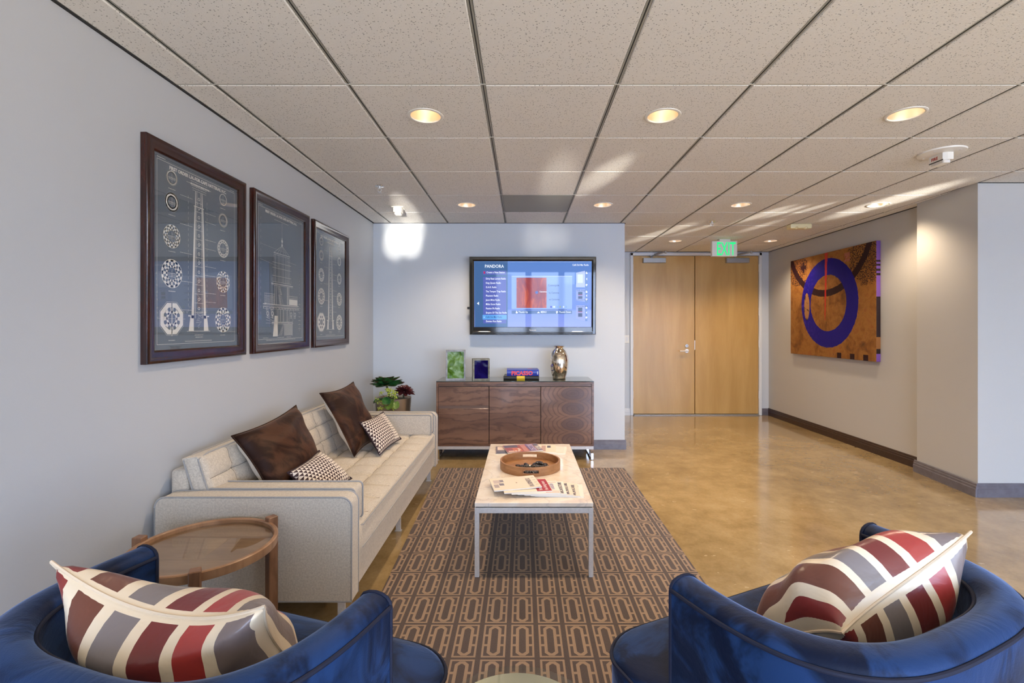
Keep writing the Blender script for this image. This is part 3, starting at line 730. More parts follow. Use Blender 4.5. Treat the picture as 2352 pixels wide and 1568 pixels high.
scatter('scatter_cushion', 'small cushion with triangle pattern leaning at the near end of the sofa', ((-1.144, 2.35, .590), (-1.150, 2.73, .600), (-.985, 2.32, .44), (-.955, 2.70, .452)), .11, [M['tri'], M['maroon']], 'small patterned cushions', n=18, seam=M['maroon'])
scatter('scatter_cushion', 'small cushion with triangle pattern leaning at the far end of the sofa', ((-1.155, 3.42, .622), (-1.105, 3.83, .625), (-.962, 3.25, .435), (-.925, 3.68, .445)), .09, [M['tri'], M['maroon']], 'small patterned cushions', n=18, seam=M['maroon'])

# ------------------------------------------------------------------ round side table
TX, TY = -1.170, 1.773
st = thing('side_table', 'round walnut side table with glass inset beside the sofa arm', 'table', (TX, TY, 0))
bm = BM(); lathe(bm, [(0, .468), (.224, .468), (.242, .473), (.244, .480), (.244, .502), (.240, .505), (.231, .505), (.228, .501), (.228, .484), (0, .484)], 72, (TX, TY)); link('tabletop', bm, M['walnut_top'], st, smooth=35)
def glass_mix(t, ior, tint=(1, 1, 1, 1)):
    tr = t.n('ShaderNodeBsdfTransparent'); tr.inputs[0].default_value = tint; gl = t.n('ShaderNodeBsdfGlossy'); gl.inputs['Roughness'].default_value = .012
    fr = t.n('ShaderNodeFresnel'); fr.inputs[0].default_value = ior; ge = t.n('ShaderNodeNewGeometry'); f = t.math('MULTIPLY', fr.outputs[0], t.math('SUBTRACT', 1.0, ge.outputs['Backfacing']))
    mx = t.n('ShaderNodeMixShader'); t.set(mx.inputs[0], f)
    for a, b in ((tr.outputs[0], mx.inputs[1]), (gl.outputs[0], mx.inputs[2]), (mx.outputs[0], t.o.inputs[0])): t.t.links.new(a, b)
glass_m = NT('table_glass'); glass_mix(glass_m, 1.7, (.93, .95, .93, 1))
M['tglass'] = glass_m.m
bm = BM(); lathe(bm, [(0, .4845), (.226, .4845), (.227, .489), (.225, .4905), (0, .4905)], 72, (TX, TY)); link('glass_inset', bm, M['tglass'], st, smooth=35)
for a in (-62, 57, 175):
    ca, sa = math.cos(R_(a)), math.sin(R_(a)); lx, ly = TX + .254 * ca, TY + .254 * sa
    bm = BM(); box(bm, -.019, .019, -.017, .017, 0, .521, .003)
    bmesh.ops.transform(bm, matrix=Matrix.Translation((lx, ly, 0)) @ Matrix.Rotation(R_(a), 4, 'Z'), verts=bm.verts); link('leg', bm, M['walnut'], st)

# ------------------------------------------------------------------ coffee table
CX0, CX1, CY0, CY1, CT = -.247, .366, 2.490, 3.74, .392
ct = thing('coffee_table', 'low marble-topped coffee table with steel frame on the rug', 'table', ((CX0 + CX1) / 2, (CY0 + CY1) / 2, 0))
link('marble_top', B(CX0, CX1, CY0, CY1, CT - .022, CT, .003, 2), M['marble'], ct)
link('shadow_gap', B(CX0 + .006, CX1 - .006, CY0 + .006, CY1 - .006, CT - .026, CT - .022), M['dark'], ct)
bm = BM(); z0, z1 = CT - .054, CT - .026; 
for x0 in (CX0, CX1 - .024): box(bm, x0, x0 + .024, CY0, CY1, z0, z1, .001)
for y0 in (CY0, CY1 - .024): box(bm, CX0 + .024, CX1 - .024, y0, y0 + .024, z0, z1, .001)
link('frame', bm, M['steel'], ct)
for x0 in (CX0, CX1 - .024):
    for y0 in (CY0, CY1 - .024): link('leg', B(x0, x0 + .024, y0, y0 + .024, .008, z0, .001), M['steel'], ct)

# tray and pebbles
KX, KY, KR = .050, 3.112, .193
tray = thing('round_tray', 'round wooden tray with handle slots on the marble coffee table', 'tray', (KX, KY, CT))
def tray_wall():
    bm = BM(); n = 96; zs = [CT + .0005, CT + .018, CT + .038, CT + .054]; A = [2 * math.pi * i / n for i in range(n)]
    slot = lambda a: min(abs((a - math.pi / 2 + math.pi) % (2 * math.pi) - math.pi), abs((a - 3 * math.pi / 2 + math.pi) % (2 * math.pi) - math.pi)) < .26
    O = [[bm.verts.new((KX + KR * math.cos(a), KY + KR * math.sin(a), z)) for a in A] for z in zs]; I = [[bm.verts.new((KX + (KR - .011) * math.cos(a), KY + (KR - .011) * math.sin(a), z)) for a in A] for z in zs]
    op = [slot((A[i] + math.pi / n)) for i in range(n)]
    for k in range(3):
        for i in range(n):
            j = (i + 1) % n
            if k == 1 and op[i]:
                for kk in (1, 2): bm.faces.new((O[kk][i], O[kk][j], I[kk][j], I[kk][i]))
                if not op[i - 1]: bm.faces.new((O[1][i], O[2][i], I[2][i], I[1][i]))
                if not op[j]: bm.faces.new((O[1][j], O[2][j], I[2][j], I[1][j]))
                continue
            bm.faces.new((O[k][i], O[k][j], O[k + 1][j], O[k + 1][i])); bm.faces.new((I[k][i], I[k][j], I[k + 1][j], I[k + 1][i]))
    for i in range(n):
        j = (i + 1) % n
        for k in (0, 3): bm.faces.new((O[k][i], O[k][j], I[k][j], I[k][i]))
    return bm
link('tray_wall', tray_wall(), M['traywood'], tray, smooth=30)
bm = BM(); lathe(bm, [(0, CT + .001), (KR - .011, CT + .001), (KR - .011, CT + .009), (0, CT + .009)], 64, (KX, KY)); link('tray_base', bm, M['traywood'], tray, smooth=30)
o = link('paper_card', prism(BM(), rrect(-.055, .055, -.030, .030, .006), lambda a, b, d: (KX + .012 + a, KY - .02 + b * 1.6, CT + .009 + d), .0005, .0015), M['paper']); tag(o, 'small white card lying under the pebbles in the tray', 'card')
stone = speckle('dark_polished_stone', (.012, .010, .009), (.05, .038, .030), 20, .18)
rr = random.Random(11)
SP = [(-.078, -.020), (-.052, -.028), (-.040, -.035), (-.028, .012), (-.022, -.012), (-.018, -.040), (.030, .018), (.045, .030), (.035, -.010), (.062, .010), (.055, -.030), (.078, .028), (.085, -.004), (.075, -.030), (.098, .012), (.100, -.025), (.020, -.025), (.040, -.045),
      (-.024, -.150), (-.004, -.146), (.034, -.150), (.018, -.152), (.060, .012), (.072, -.006), (.048, .006)]
proto = None
for i, (dx, dy) in enumerate(SP):
    lvl = .009 + (.012 if i >= len(SP) - 3 else 0)
    a = 0; b_ = 0
    if i < 6:
        bm = BM(); bmesh.ops.create_icosphere(bm, subdivisions=2, radius=1)
        for v in bm.verts: v.co = Vector((v.co.x * .0215 * (1 + .15 * math.sin(3 * v.co.y + i)), v.co.y * .0150 * (1 + .12 * math.sin(2 * v.co.x + i)), v.co.z * .0085))
        o = link('pebble', bm, stone, smooth=180); last = getattr(link, 'pb', []); last.append(o.data); link.pb = last
    else: o = link('pebble', link.pb[i % 6], None)
    o.location = (KX + dx, KY + dy, CT + lvl + .0085); o.rotation_euler = (rr.uniform(-.1, .1), rr.uniform(-.1, .1), rr.uniform(0, 6.28))
    if i >= len(SP) - 3: o.rotation_euler = (rr.uniform(-.2, .2), rr.uniform(-.2, .2), rr.uniform(0, 6.28))
    if dy < -.12: lab, gr = 'dark pebble by the near handle slot of the wooden tray', 'pebbles by the near slot'
    elif dx < -.035: lab, gr = 'dark pebble at the left end of the scatter in the wooden tray', 'pebbles left of the card'
    elif dx < .0: lab, gr = 'dark pebble lying on the white card in the wooden tray', 'pebbles on the card'
    elif i >= len(SP) - 3: lab, gr = 'dark pebble on top of the heap at the right of the tray', 'pebbles on top of the heap'
    else: lab, gr = 'dark pebble in the bottom layer of the heap right of the white card', 'pebbles in the heap'
    tag(o, lab, 'stone', gr)

# magazines: local frame, spine along local y at x=0 (length .27 = x), top edge at +x
PR = {}
def pm(c): 
    if c not in PR: PR[c] = plain('print_ink', c, .45)
    return PR[c]
def magazine(label, cx, cy, z, rot, cover, deco, w=.262, h=.205, t=.0045, lift=0.0):
    q = (.908 - (z - CT)) / .908; cx, cy = cx * q, cy * q
    r = thing('magazine', label, 'magazine', (cx, cy, z), rot, deco[0])
    def fn(x, y, d): return (x, y, d + lift * max(0, (x / w + .5)) ** 2)
    bm = BM()
    def slab(z0, z1, mi_b):
        n = 8; T = [[bm.verts.new(fn(-w / 2 + w * i / n, s * h / 2, zz)) for i in range(n + 1)] for zz in (z0, z1) for s in (-1, 1)]
        for i in range(n):
            for q in ((T[0][i], T[1][i], T[1][i + 1], T[0][i + 1]), (T[2][i], T[2][i + 1], T[3][i + 1], T[3][i]), (T[0][i], T[0][i + 1], T[2][i + 1], T[2][i]), (T[1][i], T[3][i], T[3][i + 1], T[1][i + 1])): bm.faces.new(q)
        bm.faces.new((T[0][0], T[2][0], T[3][0], T[1][0])); bm.faces.new((T[0][n], T[1][n], T[3][n], T[2][n]))
    slab(0, t - .0007, 0); link('pages', bm, M['paper'], r, local=True)
    bm = BM(); slab(t - .0007, t, 0); link('cover', bm, cover, r, local=True)
    for dd in deco[1:]:
        kind, args = dd[0], dd[1:]
        if kind == 'r':
            x0, x1, y0, y1, c = args; b2 = BM(); n = 4
            vs = [[b2.verts.new(fn(w * (x0 + (x1 - x0) * i / n), h * yy, zz)) for i in range(n + 1)] for zz in (t, t + .0004) for yy in (y0, y1)]
            for i in range(n):
                b2.faces.new((vs[2][i], vs[2][i + 1], vs[3][i + 1], vs[3][i])); b2.faces.new((vs[0][i], vs[0][i + 1], vs[2][i + 1], vs[2][i])); b2.faces.new((vs[1][i], vs[3][i], vs[3][i + 1], vs[1][i + 1]))
            link('printed_picture', b2, pm(c), r, local=True)
        else:
            s, sz, x, y, c = args[:5]; sxx = args[5] if len(args) > 5 else 1
            m = frame_m((w * x, h * y, t + .0008 + lift * max(0, x + .5) ** 2), (0, 1, 0), (-1, 0, .0)) if kind == 't' else frame_m((w * x, h * y, t + .0008), (1, 0, 0), (0, 1, 0))
            c_ = text('lettering', s, sz, m, pm(c), None, sx=sxx, ext=.0002, bold=.0004); c_.parent = r
    return r
cream = plain('magazine_cover_cream', (.80, .70, .55), .35); white_c = plain('magazine_cover_white', (.84, .78, .68), .35)
zt = CT; g1 = 'magazines at the near end of the coffee table'
ink = (.10, .08, .12)
def lines(n, x0, x1, col=(.25, .18, .15)): return [('r', x0, x1, -.42 + .84 * i / max(1, n - 1) - .008, -.42 + .84 * i / max(1, n - 1) + .008, col) for i in range(n)]
magazine('bottom magazine of the near fan, jutting out furthest toward the table edge', .205, 2.675, zt, R_(-4), white_c, [g1, ('t', 'ARCHITECTURE', .026, .40, -.45, ink, .9)])
magazine('cream magazine second from the bottom of the near fan', .180, 2.686, zt + .0048, R_(-2), cream, [g1, ('t', 'ARCHITECTURE', .026, .42, -.46, ink, .9)])
magazine('cream magazine third from the bottom of the near fan', .143, 2.700, zt + .0096, R_(0), cream, [g1, ('t', 'ARCHITECTURE', .028, .42, -.46, ink, .9)])
magazine('cream magazine in the middle of the near fan', .106, 2.712, zt + .0144, R_(1), white_c, [g1, ('t', 'ARCHITECTURE', .028, .44, -.46, ink, .9)])
magazine('magazine with red lines and blue lettering in the near fan', .070, 2.722, zt + .0192, R_(3), white_c, [g1, ('t', 'DESIGN', .03, .40, -.2, (.35, .30, .45), .9), ('r', .20, .48, -.44, -.42, (.55, .12, .08)), ('r', .20, .48, .36, .38, (.55, .12, .08)), ('r', .20, .48, -.34, -.33, (.55, .12, .08))])
magazine('magazine with a crimson panel, second from the top of the near fan', .020, 2.746, zt + .0240, R_(8), cream, [g1, ('r', .18, .485, -.485, .485, (.38, .022, .035)), ('t', 'house & home', .032, .30, -.42, (.80, .66, .60), .95), ('t', 'the living issue', .028, .42, -.42, (.80, .62, .58), .9)])
magazine('open-spread cream cover magazine on top of the near fan', -.045, 2.790, zt + .0288, R_(12), cream, [g1, ('t', 'BUSINESS', .036, .36, -.42, (.28, .24, .26), .95), ('r', -.46, -.36, -.30, -.05, (.40, .33, .33)), ('r', -.34, -.24, -.15, .02, (.22, .20, .24)), ('r', -.44, -.30, .05, .30, (.55, .45, .42)), ('r', -.30, -.22, .12, .3, (.25, .22, .26)), ('r', .02, .05, -.05, .02, (.45, .32, .25))] + [('r', .41, .47, -.30 + .2 * i, -.285 + .2 * i, (.30, .25, .2)) for i in range(4)], t=.006, lift=.004)
g2 = 'magazines at the far end of the coffee table'
magazine('pale magazine at the right of the far pile', .190, 3.555, zt, R_(-8), white_c, [g2] + [('r', .12, .44, -.4 + .2 * i, -.385 + .2 * i, (.55, .25, .2)) for i in range(5)])
magazine('tan magazine with a dark picture in the far pile', .115, 3.590, zt + .0048, R_(-3), cream, [g2, ('r', .26, .36, .1, .4, (.12, .11, .14)), ('r', .1, .22, -.4, .4, (.50, .33, .28))])
magazine('magazine with a dark landscape cover at the left of the far pile', -.065, 3.545, zt, R_(3), plain('landscape_cover', (.20, .16, .18), .3), [g2, ('r', -.45, -.22, .0, .42, (.75, .58, .48)), ('r', -.47, .45, -.46, -.2, (.12, .12, .17)), ('r', -.1, .4, -.1, .4, (.45, .25, .20))])
magazine('magazine with a busy red and violet cover on top of the far pile', .000, 3.590, zt + .0096, R_(13), plain('collage_cover', (.33, .10, .10), .3), [g2, ('r', -.48, -.1, .15, .45, (.12, .11, .16)), ('r', -.3, -.05, -.4, .05, (.52, .16, .10)), ('r', -.02, .12, -.45, .4, (.50, .22, .20)), ('r', .14, .34, -.47, .47, (.16, .13, .28)), ('r', .36, .49, -.47, .47, (.14, .13, .18)), ('t', 'DECOR', .062, .34, -.46, (.62, .50, .62), .85), ('t', 'YORK', .05, .49, -.42, (.80, .72, .66), .9), ('r', -.45, -.12, -.42, -.30, (.78, .62, .52)), ('t', 'style', .03, -.1, -.3, (.8, .7, .65), 1)], t=.006, lift=.004)
# ------------------------------------------------------------------ credenza
WX0, WX1, WY0, WY1 = -.839, .695, 4.700, 5.105
cr = thing('credenza', 'long walnut credenza with glass top under the wall screen', 'sideboard', ((WX0 + WX1) / 2, WY0, 0))
wz0, wz1 = .136, .762
bm = BM()
box(bm, WX0, WX0 + .020, WY0, WY1, wz0, wz1); box(bm, WX1 - .020, WX1, WY0, WY1, wz0, wz1); box(bm, WX0 + .02, WX1 - .02, WY0, WY1, wz1 - .020, wz1); box(bm, WX0 + .02, WX1 - .02, WY0, WY1, wz0, wz0 + .020)
box(bm, WX0 + .02, WX1 - .02, WY1 - .01, WY1, wz0 + .02, wz1 - .02)
link('case', bm, M['cred'], cr)
link('front_rail', B(WX0 + .022, WX1 - .022, WY0 + .012, WY0 + .03, wz1 - .043, wz1 - .022), M['cred'], cr)
link('glass_top', B(WX0 - .001, WX1 + .001, WY0 - .001, WY1, wz1, wz1 + .008, .002), plain('dark_tinted_glass', (.05, .065, .065), .03, 0, .5, .9), cr)
fx = [WX0 + .022, -.325, .178, WX1 - .022]; zt_, zb_ = wz1 - .048, wz0 + .022
dy0, dy1 = WY0 + .003, WY0 + .022
link('drawer', B(fx[0], fx[1] - .003, dy0, dy1, .531, zt_, .001), M['cred'], cr)
link('drawer_lip', B(fx[0], fx[1] - .003, dy0 + .007, dy1, .5032, .5305), plain('walnut_lip', (.20, .13, .10), .75, 0, 0, .1), cr)
link('door', B(fx[0], fx[1] - .003, dy0, dy1, zb_, .503, .001), M['cred'], cr)
link('door', B(fx[1] + .003, fx[2] - .003, dy0, dy1, zb_, zt_, .001), M['cred'], cr)
link('door', B(fx[2] + .003, fx[3], dy0, dy1, zb_, zt_, .001), M['cred_knot'], cr)
link('shadow_gap', B(fx[0] - .002, fx[3] + .002, dy1 + .001, dy1 + .008, zb_ - .002, zt_ + .02), M['dark'], cr)
bm = BM(); box(bm, WX0 + .002, WX1 - .002, WY0 + .004, WY0 + .030, wz0 - .031, wz0, .001); box(bm, WX0 + .002, WX1 - .002, WY1 - .06, WY1 - .034, wz0 - .031, wz0, .001)
for x in (WX0 + .002, WX1 - .028): box(bm, x, x + .026, WY0 + .03, WY1 - .06, wz0 - .031, wz0, .001)
link('base_frame', bm, M['steel'], cr)
for x in (WX0 + .002, WX1 - .028):
    for y in (WY0 + .004, WY1 - .060):
        lg = link('leg', B(x, x + .026, y, y + .026, .006, wz0 - .031, .001), M['chrome'], cr)
        bm = BM(); cyl(bm, (x + .013, y + .013, 0), (x + .013, y + .013, .007), .011, n=12); link('foot_pad', bm, M['steel'], lg)
    link('leg_rail', B(x, x + .026, WY0 + .030, WY1 - .060, .006, .020, .001), M['chrome'], cr)
TOP = wz1 + .008
# glass blocks
def block(name, label, x0, x1, y0, y1, h, panelmat, sidemat, rot=10):
    r = thing(name, label, 'ornament', ((x0 + x1) / 2, (y0 + y1) / 2, TOP)); b = .016
    bm = BM(); sweep_frame(bm, x1 - x0, h, [(0, 0), (0, y1 - y0), (b * .5, y1 - y0), (b * .5, .004), (b, .004), (b, 0)], lambda a, c, d: (x0 + a, y0 + d, TOP + c))
    link('metal_frame', bm, sidemat, r)
    bm = BM(); n = 12; grid(bm, n, n, lambda u, v: (x0 + b + u * (x1 - x0 - 2 * b), y0 + .008 + .0006 * math.sin(7 * u + 3 * v) * math.sin(9 * v), TOP + b + v * (h - 2 * b)))
    link('glass_face', bm, panelmat, r, smooth=180)
    link('back_panel', B(x0 + .004, x1 - .004, y0 + .014, y1 - .004, TOP + .004, TOP + h - .004), sidemat, r)
    r.rotation_euler.z = R_(rot)
def mottled(name, a, b_, c3, sc):
    t = NT(name); n = t.noise(t.scale(t.coord(), (1, 1, .8)), sc, 3, .6, .8); t.p('Base Color', t.ramp(n, [(.36, a), (.5, b_), (.62, c3)])); t.p('Roughness', .05); t.p('Specular IOR Level', .12); return t.m
pewter = speckle('pewter_frame', (.20, .18, .16), (.30, .29, .28), 25, .45, 0, .4)
block('green_glass_block', 'tall green mottled glass block on the left of the credenza', -.765, -.572, 4.80, 4.86, .298, mottled('green_glass', (.050, .115, .008), (.12, .24, .035), (.28, .42, .22), 16), pewter)
block('blue_glass_block', 'shorter dark blue glass block beside the green one on the credenza', -.500, -.332, 4.775, 4.88, .212, mottled('cobalt_glass', (.006, .003, .055), (.009, .005, .075), (.014, .009, .11), 8), speckle('bronze_frame', (.12, .10, .06), (.20, .18, .13), 25, .45, 0, .4))
def book(label, x0, x1, y0, y1, z, t, cover, rz=0):
    cx, cy = (x0 + x1) / 2, (y0 + y1) / 2; r = thing('book', label, 'book', (cx, cy, z), rz, 'books on the credenza'); hx, hy = (x1 - x0) / 2, (y1 - y0) / 2
    link('page_block', B(-hx + .006, hx - .006, -hy + .008, hy - .006, .003, t - .003), M['paper'], r, local=True)
    bm = BM(); box(bm, -hx, hx, -hy, hy, 0, .003); box(bm, -hx, hx, -hy, hy, t - .003, t)
    vs = [(-hy - .001 - .006 * math.sin(math.pi * k / 6), t * k / 6) for k in range(7)]
    prism(bm, vs + [(-hy + .003, t), (-hy + .003, 0)], lambda a, b, d: (d, a, b), -hx, hx); link('cover', bm, cover, r, local=True); return r
blk = plain('black_cloth_cover', (.012, .011, .010), .35); blu = plain('blue_dust_jacket', (.020, .045, .36), .3)
r = book('black book with a yellow band under the blue book', -.185, .168, 4.79, 5.02, TOP, .040, blk, R_(-1.5))
bm = BM(); prism(bm, [(-.1162 - .006 * math.sin(math.pi * k / 6), .040 * k / 6) for k in range(7)] + [(-.1162 + .02, .0408), (-.1162 + .02, .0402)], lambda a, b, d: (d, a, b), -.045, .035); link('yellow_label', bm, plain('yellow_print', (.75, .50, .02), .4), r, local=True)
r = book('thick blue book with red lettering on top of the black book', -.158, .160, 4.80, 5.01, TOP + .040, .062, blu, R_(2))
tx = text('lettering', 'PICASSO', .056, frame_m((-.115, -.1135, .010), (1, 0, 0), (0, 0, 1)), plain('red_foil', (.80, .04, .045), .35), None, bold=.0022, sx=.98); tx.parent = r
link('printed_emblem', B(.142, .148, -.1125, -.108, .015, .045), M['white'], r, local=True); link('cover_stamp', B(.05, .10, .00, .04, .062, .0623), plain('red_print_top', (.6, .06, .08), .3), r, local=True)
# mercury glass vase
vx, vy = .372, 4.89
r = thing('mercury_vase', 'champagne mirrored glass vase at the right end of the credenza', 'vase', (vx, vy, TOP))
pr = [(0, TOP + .004), (.045, TOP + .004), (.062, TOP), (.068, TOP + .006), (.066, TOP + .02), (.082, TOP + .07), (.093, TOP + .13), (.095, TOP + .18), (.088, TOP + .235), (.068, TOP + .285), (.042, TOP + .308), (.040, TOP + .316), (.055, TOP + .330), (.058, TOP + .334), (.054, TOP + .335), (.036, TOP + .315), (.036, TOP + .30)]
bm = BM(); lathe(bm, pr, 64, (vx, vy)); t = NT('mercury_glass'); n = t.noise(t.coord(), 40, 3); t.p('Base Color', t.mix(n.sm(.4, .6), (.70, .58, .45), (.88, .80, .70))); t.p('Metallic', 1.0); t.p('Roughness', .07); t.bump(t.noise(t.coord(), 22, 2), .12, .01)
link('vase_body', bm, t.m, r, smooth=60)

# ------------------------------------------------------------------ wall screen
TVX, TVZ, TVW, TVH = .115 - .008, 1.622, 1.318, .808
tv = thing('wall_television', 'large flat screen with a music player page on the white wall above the credenza', 'television', (TVX, YT - .10, TVZ)); tv.rotation_euler = (R_(2.2), 0, 0)
bm = BM(); z0 = -TVH / 2; x0 = -TVW / 2
sweep_frame(bm, TVW, TVH, [(0, .030), (0, .006), (.006, 0), (.030, 0), (.046, .010), (.046, .030)], lambda a, b, d: (x0 + a, d - .0, z0 + b)); bz = link('bezel', bm, M['black'], tv, local=True, smooth=30)
link('bezel_bottom', B(x0 + .04, -x0 - .04, .001, .02, z0 + .02, z0 + .075), M['black'], tv, local=True)
link('casing', B(x0 + .03, -x0 - .03, .014, .07, z0 + .03, -z0 - .03, .01), M['matte_black'], tv, local=True)
link('wall_mount', B(-.25, .25, .07, .094, -.2, .2), M['matte_black'], tv, local=True)
link('speaker_grille', B(x0 + .03, -x0 - .03, -.004, .004, z0 + .010, z0 + .022, .001), M['matte_black'], tv, local=True)
link('side_bracket', B(x0 - .025, x0 + .01, .01, .03, -.14, -.115, .003), M['matte_black'], tv, local=True)
S_ = 1.0
SCR = {}
def scr(c, s=1.0):
    k = (c, s)
    if k not in SCR:
        t = NT('screen_glow'); t.p('Base Color', (.004, .004, .005)); t.p('Emission Color', c); t.p('Emission Strength', s * 1.15); t.p('Roughness', .05); t.p('Coat Weight', .0); t.p('Specular IOR Level', .34); SCR[k] = t.m
    return SCR[k]
# screen coordinates: measured on the panel, u 0..1 across, v 0..1 up
U0, U1, V0, V1 = x0 + .050, -x0 - .046, z0 + .078, -z0 - .045
def su(u): return U0 + (U1 - U0) * u
def sv(v): return V0 + (V1 - V0) * v
def srect(name, u0, u1, v0, v1, c, lay=1, s=1.0, par=None):
    return link(name, B(su(u0), su(u1), .0092 - .0006 * lay, .0105, sv(v0), sv(v1)), scr(c, s), par or tv, local=True)
sc_t = NT('screen_background'); sx_, sy_, sz_ = sc_t.xyz(sc_t.coord()); sc_t.p('Base Color', (.004, .004, .005)); sc_t.p('Emission Color', sc_t.ramp((sz_ + .4) * 1.25, [(0, (.30, .36, .80)), (.30, (.20, .30, .80)), (.33, (.105, .20, .62)), (1, (.10, .22, .55))])); sc_t.p('Emission Strength', 1.15); sc_t.p('Roughness', .02); sc_t.p('Specular IOR Level', .34)
screen = link('screen', B(U0, U1, .009, .012, V0, V1), sc_t.m, tv, local=True)
srect('sidebar', .003, .285, .0, .999, (.050, .125, .30), 1, 1, screen); srect('menu_panel', .075, .272, .055, .76, (.09, .12, .44), 2, 1, screen)
srect('menu_panel', .075, .272, .795, .855, (.09, .12, .42), 2, 1, screen)
srect('menu_highlight', .070, .276, .115, .185, (.11, .36, .80), 3, 1, screen)
srect('player_panel', .318, .835, .275, .775, (.24, .38, .78), 2, 1, screen); srect('panel_border', .318, .835, .770, .777, (.5, .62, .9), 3, 1, screen)
at = NT('album_art'); n = at.noise(at.scale(at.coord(), (2, 1, .8)), 5, 4, .6, .8); at.p('Base Color', (.004, .004, .005)); at.p('Emission Color', at.ramp(n, [(.35, (.24, .030, .05)), (.52, (.33, .045, .045)), (.66, (.58, .10, .035))])); at.p('Emission Strength', 1.15); at.p('Roughness', .05); at.p('Specular IOR Level', .34)
link('album_cover', B(su(.360), su(.616), .0065, .0105, sv(.290), sv(.750)), at.m, screen, local=True)
bm = BM(); rr = random.Random(5)
star = []
for k in range(20): a = 2 * math.pi * k / 20; q = .020 * (1 if k % 2 else .62) * rr.uniform(.85, 1.1); star.append((su(.532) + q * math.cos(a), sv(.525) + q * math.sin(a)))
prism(bm, star, lambda a, b, d: (a, d, b), .0058, .0066); link('album_emblem', bm, scr((.04, .12, .45)), screen, local=True)
srect('progress_bar', .42, .79, .262, .268, (.05, .10, .22), 3, 1, screen); srect('button_bar', .318, .835, .200, .250, (.07, .15, .36), 2, 1, screen)
for k, (u, c) in enumerate(((.655, (.03, .03, .5)), (.685, (.5, .65, .9)), (.708, (.18, .36, .78)), (.733, (.30, .42, .35)), (.762, (.6, .72, .95)), (.785, (.18, .34, .78)))): srect('player_button', u - .006, u + .006, .293, .320, c, 3, 1, screen)
bm = BM()
for q in ((.672, .676), (.680, .684)): box(bm, su(q[0]), su(q[1]), .0068, .0075, sv(.293), sv(.320))
link('pause_icon', bm, scr((.9, .93, 1)), screen, local=True)
def icon(pts, name='icon'):
    bm = BM(); prism(bm, [(su(a), sv(b)) for a, b in pts], lambda a, b, d: (a, d, b), .0055, .0065); link(name, bm, scr((.85, .9, 1.0)), screen, local=True)
icon([(.022, .36), (.040, .335), (.040, .385)], 'arrow_icon'); icon([(.535, .212), (.560, .212), (.5475, .237)], 'arrow_icon')
def thumb(u, v, s, up=1):
    icon([(u - .008 * s, v - .014 * s * up), (u + .006 * s, v - .016 * s * up), (u + .010 * s, v + .0 * up), (u + .008 * s, v + .006 * s * up), (u + .001 * s, v + .006 * s * up), (u + .001 * s, v + .024 * s * up), (u - .003 * s, v + .022 * s * up), (u - .008 * s, v + .004 * s * up)][::up], 'thumb_icon')
thumb(.362, .224, 1); thumb(.706, .226, 1, -1)
for k, (vt, vb) in enumerate(((.855, .605), (.570, .385), (.330, .11))):
    bm = BM(); prism(bm, [(su(.868), sv(vb + (.0 if k < 1 else .02))), (su(.943), sv(vb + (.0 if k < 2 else -.02))), (su(.943), sv(vt)), (su(.868), sv(vt - .03 if k == 0 else vt))], lambda a, b, d: (a, d, b), .0066, .0085); card = link('queue_card', bm, scr(((.42, .50, .85), (.26, .34, .72), (.27, .33, .72))[k]), screen, local=True)
    srect('queue_buttons', .948, .965, vb - .02, vt - .0, (.10, .20, .50), 2, 1, screen)
    if k: 
        srect('queue_picture', .886, .922, (vb + vt) / 2 + .005, vt - .035, (.02, .06, .16), 5, 1, screen); srect('queue_picture', .886, .922, vb + .045, (vb + vt) / 2 - .008, (.02, .04, .14), 5, 1, screen); srect('queue_picture', .886, .922, (vb + vt) / 2 + .005, (vb + vt) / 2 + .016, (.30, .05, .16), 6, 1, screen)
    else:
        srect('queue_picture', .880, .925, .67, .80, (.62, .72, .98), 5, 1, screen)
    thumb(.957, vt - .035, .9); thumb(.957, vb + .035, .9, -1); icon([(.952, (vt + vb) / 2), (.962, (vt + vb) / 2 - .02), (.962, (vt + vb) / 2 + .02)], 'arrow_icon')
W_ = (.85, .90, 1.0); D_ = (.05, .10, .28)
def st_(s, size, u, v, c=W_, sx=1.0, bold=0.0003, al='LEFT'):
    o = text('lettering', s, size, frame_m((su(u), .0050, sv(v)), (1, 0, 0), (0, 0, 1)), scr(c), None, al, bold, sx); o.parent = screen
st_('PANDORA', .046, .090, .900, sx=.90, bold=.0006); st_('Create a New Station', .0265, .104, .817, sx=.82); srect('record_icon', .080, .092, .81, .845, (.5, .02, .10), 3, 1, screen)
for k, s in enumerate(('Dirty Beat Lemon Radio', 'King Queen Radio', 'O.A.R. Radio', 'The Temper Trap Radio', 'Phantom Radio', 'Jason Mraz Radio', 'Miike Snow Radio', 'Passion Pit Radio', 'Empire Of The Sun Radio')):
    st_(s, .0265, .098, .722 - .0645 * k, sx=.80)
st_('Café Del Mar Radio', .0265, .098, .140, (.02, .07, .25), .80); icon([(.080, .148), (.086, .140), (.086, .160)], 'speaker_icon'); st_('Damien Rice Radio', .0265, .098, .075, sx=.80)
st_('Café Del Mar Radio', .0265, .975, .930, sx=.80, al='RIGHT'); st_('Cosmopole', .031, .628, .620, D_, .80); st_('by Cantoma', .027, .636, .508, D_, .80); st_('on Cantoma', .027, .636, .408, D_, .80)
st_('Cantoma', .020, .556, .528); st_('Thumb Up', .028, .377, .215, sx=.8); st_('MENU', .028, .566, .215, sx=.8); st_('Thumb Down', .028, .722, .215, sx=.8)
st_('Drift Away', .020, .872, .545, D_); st_('Take It For Real', .018, .870, .305, D_); st_('is Another Story', .018, .870, .405, D_)
